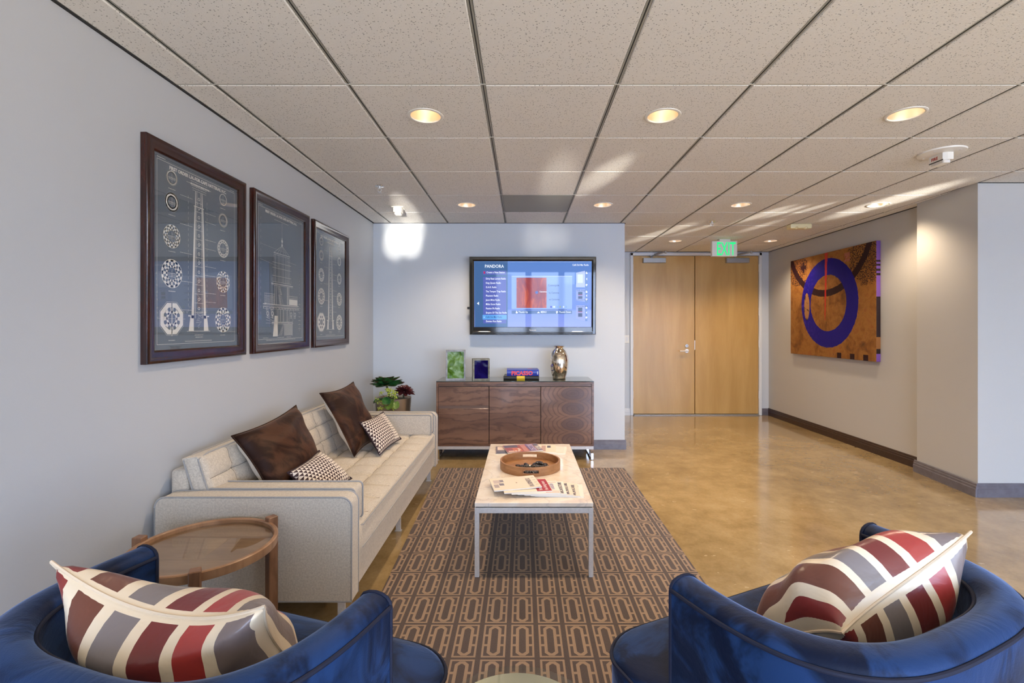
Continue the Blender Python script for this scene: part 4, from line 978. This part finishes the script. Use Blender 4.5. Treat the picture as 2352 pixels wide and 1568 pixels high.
o = text('lettering', 'Panasonic', .018, frame_m((0, -.0, z0 + .040), (1, 0, 0), (0, 0, 1)), plain('silver_print', (.75, .76, .78), .4), None, 'CENTER', .0006); o.parent = tv

# ------------------------------------------------------------------ framed blueprints on the left wall
class Draw:
    """flat white line work: u across, v up, in metres on the sheet"""
    def __init__(s, w, h): s.bm = BM(); s.w = w; s.h = h
    def quad(s, pts): s.bm.faces.new([s.bm.verts.new((p[0], p[1], 0)) for p in pts])
    def line(s, x0, y0, x1, y1, t=.0014):
        d = Vector((x1 - x0, y1 - y0)); L = d.length
        if L < 1e-6: return
        n = Vector((-d.y, d.x)) / L * t / 2; s.quad([(x0 + n.x, y0 + n.y), (x0 - n.x, y0 - n.y), (x1 - n.x, y1 - n.y), (x1 + n.x, y1 + n.y)])
    def poly(s, pts, t=.0014, close=True):
        for a, b in zip(pts, pts[1:] + (pts[:1] if close else [])): s.line(*a, *b, t)
    def ring(s, cx, cy, r0, r1, a0=0, a1=360, n=40, m=0):
        n = max(2, int(n * (a1 - a0) / 360))
        for i in range(n):
            a, b = R_(a0 + (a1 - a0) * i / n), R_(a0 + (a1 - a0) * (i + 1) / n)
            s.quad([(cx + r * math.cos(t), cy + r * math.sin(t)) for r, t in ((r0, a), (r1, a), (r1, b), (r0, b))])
    def wheel(s, cx, cy, r, k, inner=.5, gap=.24):
        s.ring(cx, cy, r * (1 - (1 - inner) * .30), r); s.ring(cx, cy, r * inner, r * (inner + (1 - inner) * .28))
        if k:
            for i in range(k):
                a = 360 * i / k + 90; wdt = 360 / k * (1 - gap * 2) * .5
                s.ring(cx, cy, r * (inner + .02), r * .98, a - wdt, a + wdt, 40)
        else: s.ring(cx, cy, r * inner, r)
        for q in (-.12, .0, .12): s.line(cx - r * inner * .9, cy + q * r - r * .1, cx + r * inner * .9, cy + q * r - r * .1, .0010)
        s.line(cx, cy - r * .95, cx, cy + r * inner * .8, .0012); s.line(cx - r * 1.1, cy, cx + r * 1.1, cy, .0006); s.ring(cx, cy, r * 1.0, r * 1.02)
    def scrib(s, x, y, w, n=7, t=.0035, seed=0):
        rr = random.Random(seed + int(x * 1000) + int(y * 777)); q = x
        while q < x + w:
            l = rr.uniform(.003, .010); s.line(q, y, min(q + l, x + w), y, t * rr.uniform(.6, 1)); q += l + .0022
def tower(d, cx, y0, y1, hw0, hw1, th):
    for sgn in (-1, 1):
        d.quad([(cx + sgn * hw0, y0), (cx + sgn * (hw0 - th * 1.3), y0), (cx + sgn * (hw1 - th * .6), y1), (cx + sgn * hw1, y1)])
        d.line(cx + sgn * (hw0 * .45), y0, cx + sgn * (hw1 * .55), y1, .0016); d.line(cx + sgn * (hw0 * .55), y0, cx + sgn * (hw1 * .66), y1, .0010)
def sheet_sections(w, h):
    d = Draw(w, h)
    for i, (v, r) in enumerate(((.905, .038), (.776, .047), (.595, .058), (.398, .071))): d.wheel(.185 * w, v * h, r * h / .95, (0, 0, 12, 12)[i], (.72, .58, .52, .44)[i]); d.scrib(.15 * w, (v - r - .022) * h, .07 * w, t=.003)
    for i, (v, r) in enumerate(((.903, .034), (.775, .042), (.600, .052), (.395, .062), (.160, .072))): d.wheel(.80 * w, v * h, r * h / .95, (0, 0, 14, 12, 12)[i], (.86, .66, .62, .48, .42)[i]); d.scrib(.76 * w, (v - r - .022) * h, .07 * w, t=.003)
    # octagonal base
    cx, cy, R8 = .185 * w, .160 * h, .092 * h
    oc = lambda r: [(cx + r * math.cos(R_(22.5 + 45 * k)), cy + r * math.sin(R_(22.5 + 45 * k))) for k in range(8)]
    for k in range(8):
        a, b, c_, e_ = oc(R8 * .97)[k], oc(R8 * .97)[(k + 1) % 8], oc(R8 * .68)[(k + 1) % 8], oc(R8 * .68)[k]; d.quad([a, b, c_, e_])
        aa = 45 * k; d.ring(cx, cy, R8 * .34, R8 * .66, aa - 11, aa + 11, 40)
    d.poly(oc(R8 * 1.04), .0010); d.ring(cx, cy, R8 * .30, R8 * .44); d.line(cx, cy - R8, cx, cy + R8 * .9, .004); d.line(cx - R8 * 1.1, cy, cx + R8 * 1.1, cy, .0008); d.scrib(.15 * w, .045 * h, .07 * w, t=.003)
    # tower section
    tx_ = .485 * w; tower(d, tx_, .165 * h, .80 * h, .088 * w, .052 * w, .022 * w); tower(d, tx_, .80 * h, .885 * h, .046 * w, .043 * w, .008 * w)
    d.line(tx_ - .06 * w, .80 * h, tx_ + .06 * w, .80 * h, .004)
    for sgn in (-1, 1):
        d.quad([(tx_ + sgn * .120 * w, .092 * h), (tx_ + sgn * .060 * w, .092 * h), (tx_ + sgn * .062 * w, .175 * h), (tx_ + sgn * .100 * w, .175 * h)]); d.line(tx_ + sgn * .125 * w, .178 * h, tx_ + sgn * .06 * w, .178 * h, .006)
    d.line(tx_ - .14 * w, .092 * h, tx_ + .14 * w, .092 * h, .0022)
    rr = random.Random(4)
    for i in range(13):
        y = (.20 + .052 * i) * h; hwid = .052 * w * (1 - .3 * i / 13); d.line(tx_ - hwid, y, tx_ + hwid, y, .0016); d.line(tx_ - hwid * .6, y, tx_ + hwid * .6, y + .03 * h * (1 if i % 2 else -1), .0008)
        d.ring(tx_, y + .022 * h, .006 * h, .009 * h, n=12)
        sd = 1 if i % 3 else -1; x_ = tx_ + sd * .075 * w; d.scrib(x_ if sd > 0 else x_ - .14 * w, y + .01 * h, .14 * w, t=.0022); 
    for i in range(9): y = .11 * h + i * .01 * h; d.line(tx_ - .04 * w * rr.random(), y, tx_ + .04 * w * rr.random(), y + .004, .0010)
    for sgn in (-.125, .10):
        for i in range(22): d.line(tx_ + sgn * w, (.20 + .03 * i) * h, tx_ + sgn * w, (.216 + .03 * i) * h, .0009)
    for i in range(5): d.scrib(tx_ - .10 * w + .004 * i, (.955 - .012 * i - .02) * h, (.20 - .01 * i) * w, t=.0022)
    d.scrib(tx_ - .08 * w, .975 * h - .025 * h, .16 * w, t=.003)
    d.scrib(tx_ - .05 * w, .070 * h, .10 * w, t=.003); d.scrib(tx_ - .04 * w, .058 * h, .09 * w, t=.0035)
    d.line(tx_ - .16 * w, .036 * h, tx_ + .16 * w, .036 * h, .0012)
    for i in range(33): d.line(tx_ - .16 * w + .01 * w * i, .036 * h, tx_ - .16 * w + .01 * w * i, .042 * h, .0008)
    return d
def sheet_lantern(w, h):
    d = Draw(w, h); cx = .50 * w
    L = lambda a, b, c_, e_, t=.0016: d.line(a * w, b * h, c_ * w, e_ * h, t)
    L(.50, .80, .50, .92, .001); L(.50, .745, .50, .80, .006); d.ring(cx, .775 * h, 0, .012 * h, n=12); d.ring(cx, .745 * h, 0, .010 * h, n=12)
    for x in (.33, .40, .46, .54, .60, .67): L(.50, .740, x, .672, .0014)
    L(.325, .672, .675, .672, .003); L(.335, .660, .665, .660, .0014)
    for x in (.335, .36, .42, .45, .50, .53, .58, .61, .64, .665): L(x, .660, x, .455, .0016)
    for y in (.60, .56, .50, .455): L(.30, y, .70, y, .0016)
    L(.28, .44, .74, .44, .0040); L(.28, .430, .74, .430, .0014)
    for i in range(20): L(.29 + .022 * i, .455, .29 + .022 * i, .485, .0007)
    for x in (.345, .38, .62, .65): L(x, .43, x, .285, .0030)
    for i in range(18): L(.40 + .006 * i * (1 if i < 9 else .4), .43 - .008 * i, .45 + .006 * i * (1 if i < 9 else .4), .43 - .008 * i, .0016)
    L(.40, .43, .47, .285, .0012); L(.45, .43, .52, .285, .0012)
    for i in range(15): L(.60, .42 - .009 * i, .64, .42 - .009 * i, .0014)
    for a, b in ((.15, .34), (.66, .85)):
        d.quad([(a * w, .290 * h), (b * w, .290 * h), (b * w, .335 * h), (a * w, .335 * h)]) if a > .5 else [L(a, .29 + .006 * i, b, .29 + .006 * i, .0008) for i in range(9)]
        for y in (.345, .360): L(a, y, b, y, .0014)
        for k in range(7): L(a + (b - a) * k / 6, .285, a + (b - a) * k / 6, .365, .001)
    for y, t in ((.283, .004), (.272, .0016), (.262, .003), (.250, .0014)): L(.12, y, .88, y, t)
    for k in range(13): L(.13 + .062 * k, .250, .13 + .062 * k, .262, .003)
    for cxx, sg in ((.21, 1), (.30, 1), (.70, -1), (.79, -1)):
        for i in range(9): a = i / 8; L(cxx - .035 + .0 * a, .245 - .10 * a * a, cxx + sg * (.02 + .05 * a), .245 - .10 * a, .0012)
        d.ring(cxx * w, .215 * h, .012 * h, .016 * h, n=16); d.ring(cxx * w, .190 * h, .006 * h, .009 * h, n=12)
    for x in (.40, .42, .455, .47, .52, .535, .60, .62): L(x, .25, x, .155, .002)
    d.quad([(.31 * w, .045 * h), (.41 * w, .045 * h), (.41 * w, .20 * h), (.345 * w, .20 * h)])
    for y in (.155, .148, .138): L(.29, y, .74, y, .003 if y == .148 else .0014)
    for i in range(26): L(.55, .05 + .0034 * i, .73, .05 + .0034 * i, .0010)
    L(.55, .045, .55, .14); L(.73, .045, .73, .14)
    for i in range(10): L(.42 + .012 * i * .9, .05 + .009 * i, .50 + .005 * i, .055 + .009 * i, .0012)
    for i in range(16): L(.20 - .12, .9 - .045 * i, .08, .88 - .045 * i, .0010); L(.90, .50 - .027 * i, .90, .488 - .027 * i, .0012); 
    for i in range(7): L(.87, .30 - .033 * i, .93, .30 - .033 * i, .0012)
    L(.07, .60, .42, .575, .0008); L(.09, .71, .60, .695, .0006); L(.60, .63, .82, .62, .0008)
    for x, ww in ((.12, .10), (.40, .06), (.60, .10), (.46, .08)): d.scrib(x * w, .036 * h, ww * w, t=.003)
    d.scrib(.18 * w, .018 * h, .62 * w, t=.003)
    return d
paper = NT('blueprint_sheet'); pn = paper.noise(paper.coord(), 30, 3); paper.p('Base Color', paper.mix(pn, (.105, .135, .17), (.125, .155, .19))); paper.p('Roughness', .6)
M['ink'] = plain('blueprint_lines', (.74, .73, .68), .6)
pg = NT('picture_glass'); glass_mix(pg, 1.85)
FZ0, FZ1 = 1.142, 2.108
for k, (ya, yb, lab) in enumerate(((2.002, 2.722, 'dark framed lighthouse blueprint with round sections, nearest and largest of three in view'), (2.802, 3.532, 'middle framed blueprint with a drawing of the lantern room'), (3.616, 4.335, 'far framed blueprint with round sections, next to the screen wall corner'))):
    r = thing('framed_blueprint', lab, 'picture', (XL, (ya + yb) / 2, FZ0), 0, 'framed lighthouse blueprints'); W, H = yb - ya, FZ1 - FZ0
    fn = lambda a, b, d: (XL + d, ya + a, FZ0 + b)
    bm = BM(); sweep_frame(bm, W, H, [(0, .001), (0, .026), (.004, .031), (.012, .032), (.020, .028), (.034, .026), (.046, .020), (.050, .021), (.056, .016), (.056, .001)], fn)
    link('frame', bm, M['mahogany'], r, smooth=50)
    link('sheet', B(XL + .003, XL + .008, ya + .050, yb - .050, FZ0 + .050, FZ1 - .050), paper.m, r)
    w, h = W - .116, H - .116; d = (sheet_lantern if k == 1 else sheet_sections)(w, h)
    mg = .022; d.poly([(mg, mg), (w - mg, mg), (w - mg, h - mg), (mg, h - mg)], .0016); d.scrib(mg, h - mg * .55, .05, t=.004); d.scrib(w - mg - .04, h - mg * .6, .04, t=.003)
    d.scrib(.34 * w, h - .068, .30 * w, t=.0022)
    for v in d.bm.verts: v.co = Vector((XL + .0086, ya + .058 + v.co.x, FZ0 + .058 + v.co.y))
    sheet = [c for c in r.children if c.name.startswith('sheet')][0]
    link('line_drawing', d.bm, M['ink'], sheet, keep=True)
    text('lettering', 'FIRST ORDER L.H. FOR CAPE HATTERAS, N.C.', .0215, frame_m((XL + .0088, ya + W / 2, FZ1 - .058 - .046), (0, 1, 0), (0, 0, 1)), M['ink'], sheet, 'CENTER', .0006, .95, ext=.0002)
    if k != 1: text('lettering', 'SECTIONS OF BRICK WORK', .011, frame_m((XL + .0088, ya + W / 2, FZ1 - .058 - .072), (0, 1, 0), (0, 0, 1)), M['ink'], sheet, 'CENTER', .0003, 1, ext=.0002)
    link('glass_pane', B(XL + .0125, XL + .0145, ya + .052, yb - .052, FZ0 + .052, FZ1 - .052), pg.m, r)

# ------------------------------------------------------------------ abstract painting on the hall wall
PY0, PY1, PZ0, PZ1 = 4.876, 6.43, .945, 2.170
pa = thing('abstract_painting', 'large abstract canvas with blue ring on ochre, hung on the hall wall', 'painting', (XR, (PY0 + PY1) / 2, PZ0))
t = NT('painted_canvas'); x, y, z = t.xyz(t.coord()); c = t.coord()
U = (PY1 - y); V = z - PZ0
n1 = t.noise(c, 4, 5, .65, .6); n2 = t.noise(c, 26, 4, .7); n3 = t.noise(c, 70, 2); n4 = t.noise(c, 9, 4, .6, 1.0)
bgc = t.ramp(n1 * .6 + n4 * .4, [(.32, (.09, .035, .016)), (.45, (.22, .085, .020)), (.55, (.31, .135, .034)), (.68, (.24, .070, .022))])
bgc = t.mix(n2.sm(.60, .70) * .6, bgc, (.09, .03, .05))
def disc(cu, cv): return ((U - cu) * (U - cu) + (V - cv) * (V - cv)).sqrt()
ja = (n2 - .5) * .05
da = disc(.74, 1.537) + ja * .35; arc = (da - .787).abs().lt(.040)
sp1 = n3.gt(.52) * (1.0 - (((U - .16) * (U - .16) + (V - 1.10) * (V - 1.10)).sqrt() + (n4 - .5) * .3).sm(.10, .30)).gt(.35)
sp2 = n3.gt(.51) * (1.0 - (((U - 1.42) * (U - 1.42) + (V - 1.08) * (V - 1.08)).sqrt() + (n4 - .5) * .35).sm(.12, .36)).gt(.35)
plus = ((U - .292).abs().lt(.060) * (V - 1.105).abs().lt(.022)).max((U - .292).abs().lt(.020) * (V - 1.105).abs().lt(.066))
sq = V.lt(.062) * V.gt(.004) * ((U - .984).abs().lt(.036)).max((U - 1.20).abs().lt(.036)).max(((U - 1.405).abs()).lt(.036))
sqm = V.lt(.062) * (((U - .984).abs().lt(.036)).max((U - 1.20).abs().lt(.036)).max((U - 1.405).abs().lt(.036)))
dark = arc.max(sp1).max(sp2).max(plus).max(sqm)
col = t.mix(dark, bgc, (.022, .006, .010))
dr = disc(.775, .632) + ja * .45; ring = dr.lt(.522) * dr.gt(.330)
inset = ((U - .365) * (U - .365) * 9.0 + (V - .605) * (V - .605) + (n4 - .5) * .01).sqrt().lt(.17)
bl = t.mix(n2.sm(.45, .75) * (1.0 - U.sm(.15, .75)), (.006, .003, .20), (.07, .03, .38))
col = t.mix(ring * (1.0 - inset), col, bl)
ins = t.mix(n4.sm(.42, .52), (.02, .012, .012), (.34, .16, .06)); col = t.mix(inset * ring, col, ins)
drip = (U - .745 - (n4 - .5) * .03 + (1.0 - V) * .03).abs().lt((V - .42) * .024 + .006) * V.gt(.43) * n2.gt(.36); col = t.mix(drip * .85, col, (.50, .022, .018))
pk = ((U - 1.12).abs().lt(.045)) * ((V - 1.12).abs().lt(.05)) * n3.gt(.5); col = t.mix(pk * .7, col, (.45, .12, .16))
t.p('Base Color', col); t.p('Roughness', .5); t.p('Specular IOR Level', .2); t.bump(n2 + n3 * .5, .3, .004)
te = NT('painted_canvas_edge'); x, y, z = te.xyz(te.coord()); V = z - PZ0
st1 = ((V - .93).abs().lt(.012)).max((V - .98).abs().lt(.010)).max((V - 1.02).abs().lt(.010)).max((V - .885).abs().lt(.012)).max(V.gt(.25) * V.lt(.66)).max(V.gt(.08) * V.lt(.13))
te.p('Base Color', te.mix(st1, te.mix(V.gt(.13) * V.lt(.25), (.20, .09, .42), (.33, .14, .04)), (.02, .008, .012))); te.p('Roughness', .5)
bm = box(BM(), XR - .048, XR - .002, PY0, PY1, PZ0, PZ1, .002)
bm.faces.ensure_lookup_table()
for f in bm.faces: f.material_index = 0 if f.calc_center_median().x < XR - .046 else 1
link('canvas', bm, [t.m, te.m], pa)
# ------------------------------------------------------------------ potted succulents behind the sofa
px_, py_, pt = -1.262, 4.72, .610
pl = thing('potted_succulents', 'metallic planter of mixed succulents in the corner behind the sofa', 'plant', (px_, py_, 0))
t = NT('brass_grey_planter'); t.p('Base Color', (.50, .42, .33)); t.p('Metallic', .9); t.p('Roughness', .28)
bm = BM(); lathe(bm, [(0, .0), (.128, 0), (.135, .01), (.172, pt - .012), (.174, pt), (.168, pt), (.160, pt - .03), (0, pt - .035)], 48, (px_, py_)); link('planter', bm, t.m, pl, smooth=40)
bm = BM(); lathe(bm, [(0, pt - .034), (.159, pt - .034), (.160, pt - .022), (0, pt - .018)], 24, (px_, py_)); link('soil', bm, speckle('dark_soil', (.01, .008, .006), (.05, .035, .02), 60, .9), pl)
def leafmesh(L, W, curl, cup, tip=.25):
    bm = BM(); nu, nv = 8, 4
    def f(u, v):
        wd = W * (math.sin(math.pi * min(1, u * .80 + .06)) ** .8 if u < .92 else math.sin(math.pi * (.92 * .8 + .06)) ** .8 * (1 - (u - .92) / .08) ** .5)
        a = (v - .5) * wd; z = curl * u * u * L + cup * (a / W * 2) ** 2 * W * .5
        return (L * u, a, z)
    vs = grid(bm, nu, nv, f); th = .0035
    bt = grid(bm, nu, nv, lambda u, v: (f(u, v)[0], f(u, v)[1], f(u, v)[2] - th * math.sin(math.pi * v) * (1 - u * .6) - .0004))
    return bm
def leaf_mat(name, a, b, edge):
    t = NT(name); x, y, z = t.xyz(t.coord('Generated')); n = t.noise(t.coord(), 30, 2)
    t.p('Base Color', t.mix(x.sm(.72, 1.0), t.mix(n.sm(.3, .7), a, b), edge)); t.p('Roughness', .32); t.p('Coat Weight', .2); return t.m
def rosette(name, c, rows, mat, tilt=(0, 0, 0), seed=0):
    rr = random.Random(seed); base = link(name, sphere(BM(), (0, 0, 0), .012, 1, 1, 1.2, 10, 6), mat, pl, local=True, smooth=True)
    base.location = Vector(c) - Vector(pl.location); base.rotation_euler = tilt; shared = {}
    for ri, (n, L, W, el, curl, cup) in enumerate(rows):
        for k in range(n):
            if ri not in shared:
                o = link('leaf', leafmesh(L, W, curl, cup), mat, base, local=True, smooth=180); shared[ri] = o.data
            else: o = link('leaf', shared[ri], None, base, local=True)
            a = 2 * math.pi * k / n + ri * .45 + rr.uniform(-.15, .15); s = rr.uniform(.88, 1.08)
            o.rotation_euler = (0, -R_(el + rr.uniform(-6, 6)), a); o.scale = (s, s, s); o.location = (0, 0, .004 * ri)
    return base
gm = leaf_mat('green_succulent', (.012, .085, .022), (.045, .16, .035), (.08, .02, .02))
rm = leaf_mat('maroon_succulent', (.060, .010, .014), (.13, .025, .022), (.05, .008, .012))
lm = leaf_mat('lime_leaf', (.10, .19, .03), (.20, .30, .05), (.10, .18, .03))
rosette('green_rosette', (px_ - .048, py_ - .06, .735), [(9, .172, .078, -6, .16, .5), (10, .160, .076, 8, .12, .5), (10, .135, .070, 22, .08, .5), (8, .105, .060, 38, .05, .6), (6, .070, .045, 54, .0, .6), (4, .040, .030, 70, .0, .6)], gm, (R_(-4), R_(-3), 0), 1)
rosette('maroon_rosette', (px_ + .118, py_ - .05, .672), [(11, .100, .044, -12, .12, .5), (11, .092, .042, 10, .08, .5), (10, .072, .036, 34, .0, .5), (6, .048, .028, 58, .0, .5)], rm, (R_(8), R_(8), 0), 2)
bm = BM(); tube(bm, [(px_ - .048, py_ - .06, .73), (px_ - .04, py_ - .03, .66), (px_ - .03, py_ - .01, .58)], .010, 8); tube(bm, [(px_ + .118, py_ - .05, .667), (px_ + .10, py_ - .01, .60), (px_ + .08, py_, .57)], .009, 8); link('stem', bm, plain('plant_stem', (.10, .09, .05), .7), pl, smooth=True)
for k, (dx, dy, dz, a, el, s) in enumerate(((-.03, -.15, .635, -70, -38, 1.9), (.03, -.16, .62, -100, -50, 2.0), (-.06, -.14, .625, -140, -25, 1.7), (.0, -.13, .64, -30, -12, 1.7), (.05, -.15, .615, -60, -60, 1.7))):
    o = link('broad_leaf', leafmesh(.062 * s, .042 * s, .0, .4), lm if k in (1, 4) else gm, pl, local=True, smooth=180); o.location = (dx, dy, dz - 0); o.rotation_euler = (0, -R_(el), R_(a))
rr = random.Random(9); bm = BM(); sb = BM(); fl = plain('lime_flowers', (.52, .58, .10), .5)
for cx_, cy_, cz_, rad, n in ((.0, -.175, .695, .042, 30), (.055, -.175, .672, .035, 22), (-.075, -.17, .675, .02, 7), (-.095, -.172, .60, .03, 14), (-.05, -.18, .595, .025, 9), (-.075, -.195, .53, .025, 11), (-.04, -.19, .545, .015, 5), (.045, -.19, .535, .02, 8), (.07, -.17, .63, .02, 8)):
    for i in range(int(n * 1.9)):
        q = Vector((rr.gauss(0, .45), rr.gauss(0, .35), rr.gauss(0, .45))) * rad + Vector((px_ + cx_, py_ + cy_, cz_)); sphere(bm, q, rr.uniform(.004, .0085), 1, 1, .8, 6, 4)
    tube(sb, [(px_ + cx_, py_ + cy_, cz_), (px_ + cx_ * .7, py_ + cy_ + .015, cz_ * .5 + .31), (px_ + cx_ * .4, py_ - .11, .60)], .0018, 4)
link('flowers', bm, fl, pl, kind='stuff'); link('flower_stems', sb, plain('green_stem', (.12, .16, .04), .6), pl, kind='stuff')

# ------------------------------------------------------------------ small drum table between the chairs
dx_, dy_ = -.012, .965
dt = thing('drum_table', 'small round pale metal table with glass top between the two blue chairs', 'table', (dx_, dy_, 0))
t = NT('pale_champagne_metal'); t.p('Base Color', (.70, .68, .58)); t.p('Metallic', .85); t.p('Roughness', .25)
bm = BM(); lathe(bm, [(0, .008), (.13, .008), (.14, .012), (.135, .06), (.105, .20), (.10, .26), (.115, .38), (.160, .476), (.168, .484), (.168, .488), (0, .488)], 64, (dx_, dy_)); link('pedestal', bm, t.m, dt, smooth=40)
bm = BM(); lathe(bm, [(0, .4885), (.174, .4885), (.178, .491), (.178, .497), (.175, .500), (0, .500)], 72, (dx_, dy_)); link('glass_top', bm, M['tglass'], dt, smooth=30)

# ------------------------------------------------------------------ blue velvet tub chairs
HA, HD, HN, HT = .400, .420, 3.1, .078           # outer half width, depth, roundness, rim thickness
def ucurve(a, d, n, fwd=.0, k=48):
    """plan outline from the right arm's front round the back to the left arm's front (x, y), opening towards +y"""
    pts = [(a, fwd)] if fwd > 0 else []
    for i in range(k + 1):
        th = math.pi * i / k; c, s = math.cos(th), math.sin(th)
        pts.append((a * (abs(c) ** (2 / n)) * (1 if c > 0 else -1), -d * abs(s) ** (2 / n)))
    return pts + ([(-a, fwd)] if fwd > 0 else [])
def resample(pts, n):
    L = [0]
    for p, q in zip(pts, pts[1:]): L.append(L[-1] + math.dist(p, q))
    out = []; j = 0
    for i in range(n + 1):
        t_ = L[-1] * i / n
        while j < len(L) - 2 and L[j + 1] < t_: j += 1
        f = (t_ - L[j]) / max(1e-9, L[j + 1] - L[j]); out.append((pts[j][0] + (pts[j + 1][0] - pts[j][0]) * f, pts[j][1] + (pts[j + 1][1] - pts[j][1]) * f))
    return out
def chair(loc, rz, label):
    r = thing('tub_chair', label, 'armchair', loc, rz, 'blue velvet tub chairs')
    N = 72; O = resample(ucurve(HA, HD, HN), N); I = resample(ucurve(HA - HT, HD - HT, HN), N)
    ztop, zb = .700, .10
    # section across the shell wall: outer bottom -> outer top (rounded) -> inner top -> inner bottom
    sec = [(0, zb), (0, .20), (0, .35), (0, .50), (0, .60), (0, .672), (.03, .684), (.12, .693), (.30, .699), (.5, .701), (.70, .699), (.88, .693), (.97, .684), (1, .672), (1, .58), (1, .44), (1, .30)]
    bm = BM(); vs = []
    for i in range(N + 1):
        vs.append([bm.verts.new((O[i][0] + (I[i][0] - O[i][0]) * f, O[i][1] + (I[i][1] - O[i][1]) * f, z)) for f, z in sec])
    for i in range(N):
        for k in range(len(sec)):
            kk = (k + 1) % len(sec); bm.faces.new((vs[i][k], vs[i + 1][k], vs[i + 1][kk], vs[i][kk]))
    bm.faces.new(vs[0]); bm.faces.new(list(reversed(vs[N])))
    shell = link('shell', bm, M['velvet'], r, local=True, smooth=50)
    for f, nm in ((-.015, 'rim'), (1.015, 'rim')):
        bm = BM(); tube(bm, [(O[i][0] + (I[i][0] - O[i][0]) * f, O[i][1] + (I[i][1] - O[i][1]) * f, .676) for i in range(N + 1)], .0048, 8); link('piping', bm, M['velvet_pipe'], shell, local=True, smooth=True)
    for e, s in ((0, 1), (N, -1)):
        p = [(O[e][0] + (I[e][0] - O[e][0]) * f, .003, z) for f, z in sec[1:]]
        bm = BM(); tube(bm, p, .0045, 6); link('piping', bm, M['velvet_pipe'], shell, local=True, smooth=True)
    # seat: T-shaped cushion, wider in front of the arms
    def tplan(g):
        a, fr, ai, dd = .460 - g, .235 - g, HA - HT - .006 - g, HD - HT - .010 - g
        pts = [(-ai, .012 + g), (-a, .012 + g)] if False else []
        rr_ = .14
        pts = [(ai, .014 + g), (a - .02, .014 + g), (a, .034 + g)]
        for k in range(10): th = R_(90 * k / 9); pts.append((a - rr_ + rr_ * math.cos(th), fr - rr_ * .8 + rr_ * .8 * math.sin(th)))
        for k in range(10): th = R_(90 + 90 * k / 9); pts.append((-a + rr_ + rr_ * math.cos(th), fr - rr_ * .8 + rr_ * .8 * math.sin(th)))
        pts += [(-a, .034 + g), (-a + .02, .014 + g), (-ai, .014 + g)]
        back = [(x, y) for x, y in ucurve(ai, dd, 2.9, 0, 24)]
        return pts + list(reversed(back))[1:-1]
    P0 = tplan(0); bm = BM(); lay = []
    cz = Vector((0, -.08))
    for g, z in ((.010, .300), (.0, .312), (.0, .425), (.006, .438), (.02, .446), (.06, .455), (.12, .462), (.2, .466)):
        lay.append([bm.verts.new(((x, y, z) if g < .05 else (x + (cz.x - x) * g * 2.2, y + (cz.y - y) * g * 2.2, z))) if g >= .05 else bm.verts.new((x * (1 - g * 2), (y - cz.y) * (1 - g * 2) + cz.y, z)) for x, y in P0])
    n = len(P0)
    for a, b in zip(lay, lay[1:]):
        for i in range(n): bm.faces.new((a[i], a[(i + 1) % n], b[(i + 1) % n], b[i]))
    c = bm.verts.new((cz.x, cz.y, .467))
    for i in range(n): bm.faces.new((lay[-1][i], lay[-1][(i + 1) % n], c))
    bm.faces.new(list(reversed(lay[0])))
    seat = link('seat_cushion', bm, M['velvet'], r, local=True, smooth=60)
    bm = BM(); tube(bm, [(x * 1.004, y * 1.004, .432) for x, y in P0], .0048, 6, True); link('piping', bm, M['velvet_pipe'], seat, local=True, smooth=True)
    bm = BM(); prism(bm, [(x * .985, y * .985) for x, y in P0 if True], lambda a, b, d: (a, b, d), .11, .298); link('seat_base', bm, M['velvet'], r, local=True, smooth=40)
    bm = BM(); lathe(bm, [(0, 0), (.24, 0), (.245, .01), (.24, .018), (.06, .022), (.035, .03), (.035, .11), (0, .11)], 40, (0, -.05)); link('swivel_base', bm, M['matte_black'], r, local=True, smooth=40)
    bm = BM(); prism(bm, [(x * .93, y * .93) for x, y in ucurve(HA, HD, HN)], lambda a, b, d: (a, b, d), .098, .11); link('underside', bm, M['matte_black'], r, local=True)
    return r
CL = (-.671, 1.186, .008); CR_ = (.712, 1.295, .008)
ch1 = chair(CL, R_(-18.2), 'blue velvet tub chair at lower left beside the round walnut table')
ch2 = copy_tree(ch1); ch2.location = CR_; ch2.rotation_euler = (0, 0, R_(24.5)); ch2['label'] = 'blue velvet tub chair at lower right on the bare concrete side'
def loc2w(L, rz, p): return Matrix.Translation(L) @ Matrix.Rotation(rz, 4, 'Z') @ Vector(p)
def chair_cushion(L, rz, corners, thick, label, **k):
    cs = [loc2w(L, rz, p) for p in corners]; c = sum(cs, Vector()) / 4
    r = thing('striped_cushion', label, 'cushion', (c.x, c.y, min(q.z for q in cs)), 0, 'red striped satin cushions')
    o, s = pillow('cushion_cover', *cs, thick, [M['leaf_print']], parent=r, n=30, wr=.03, **k)
    bm = BM(); tube(bm, s, .0035, 6, True); link('seam', bm, plain('cream_satin_seam', (.72, .58, .42), .4), r, smooth=True)
chair_cushion(CL, R_(-18.2), ((-.245, -.265, .800), (.205, -.150, .725), (-.17, -.16, .475), (.20, .0, .475)), .24, 'red, grey and cream striped satin cushion in the left blue chair', pinch=.16, seed=3, sag=.05)
chair_cushion(CR_, R_(24.5), ((-.115, -.215, .625), (.275, -.275, .800), (-.17, .02, .475), (.26, -.10, .475)), .28, 'red, grey and cream striped satin cushion in the right blue chair', pinch=.16, seed=4, sag=.0)
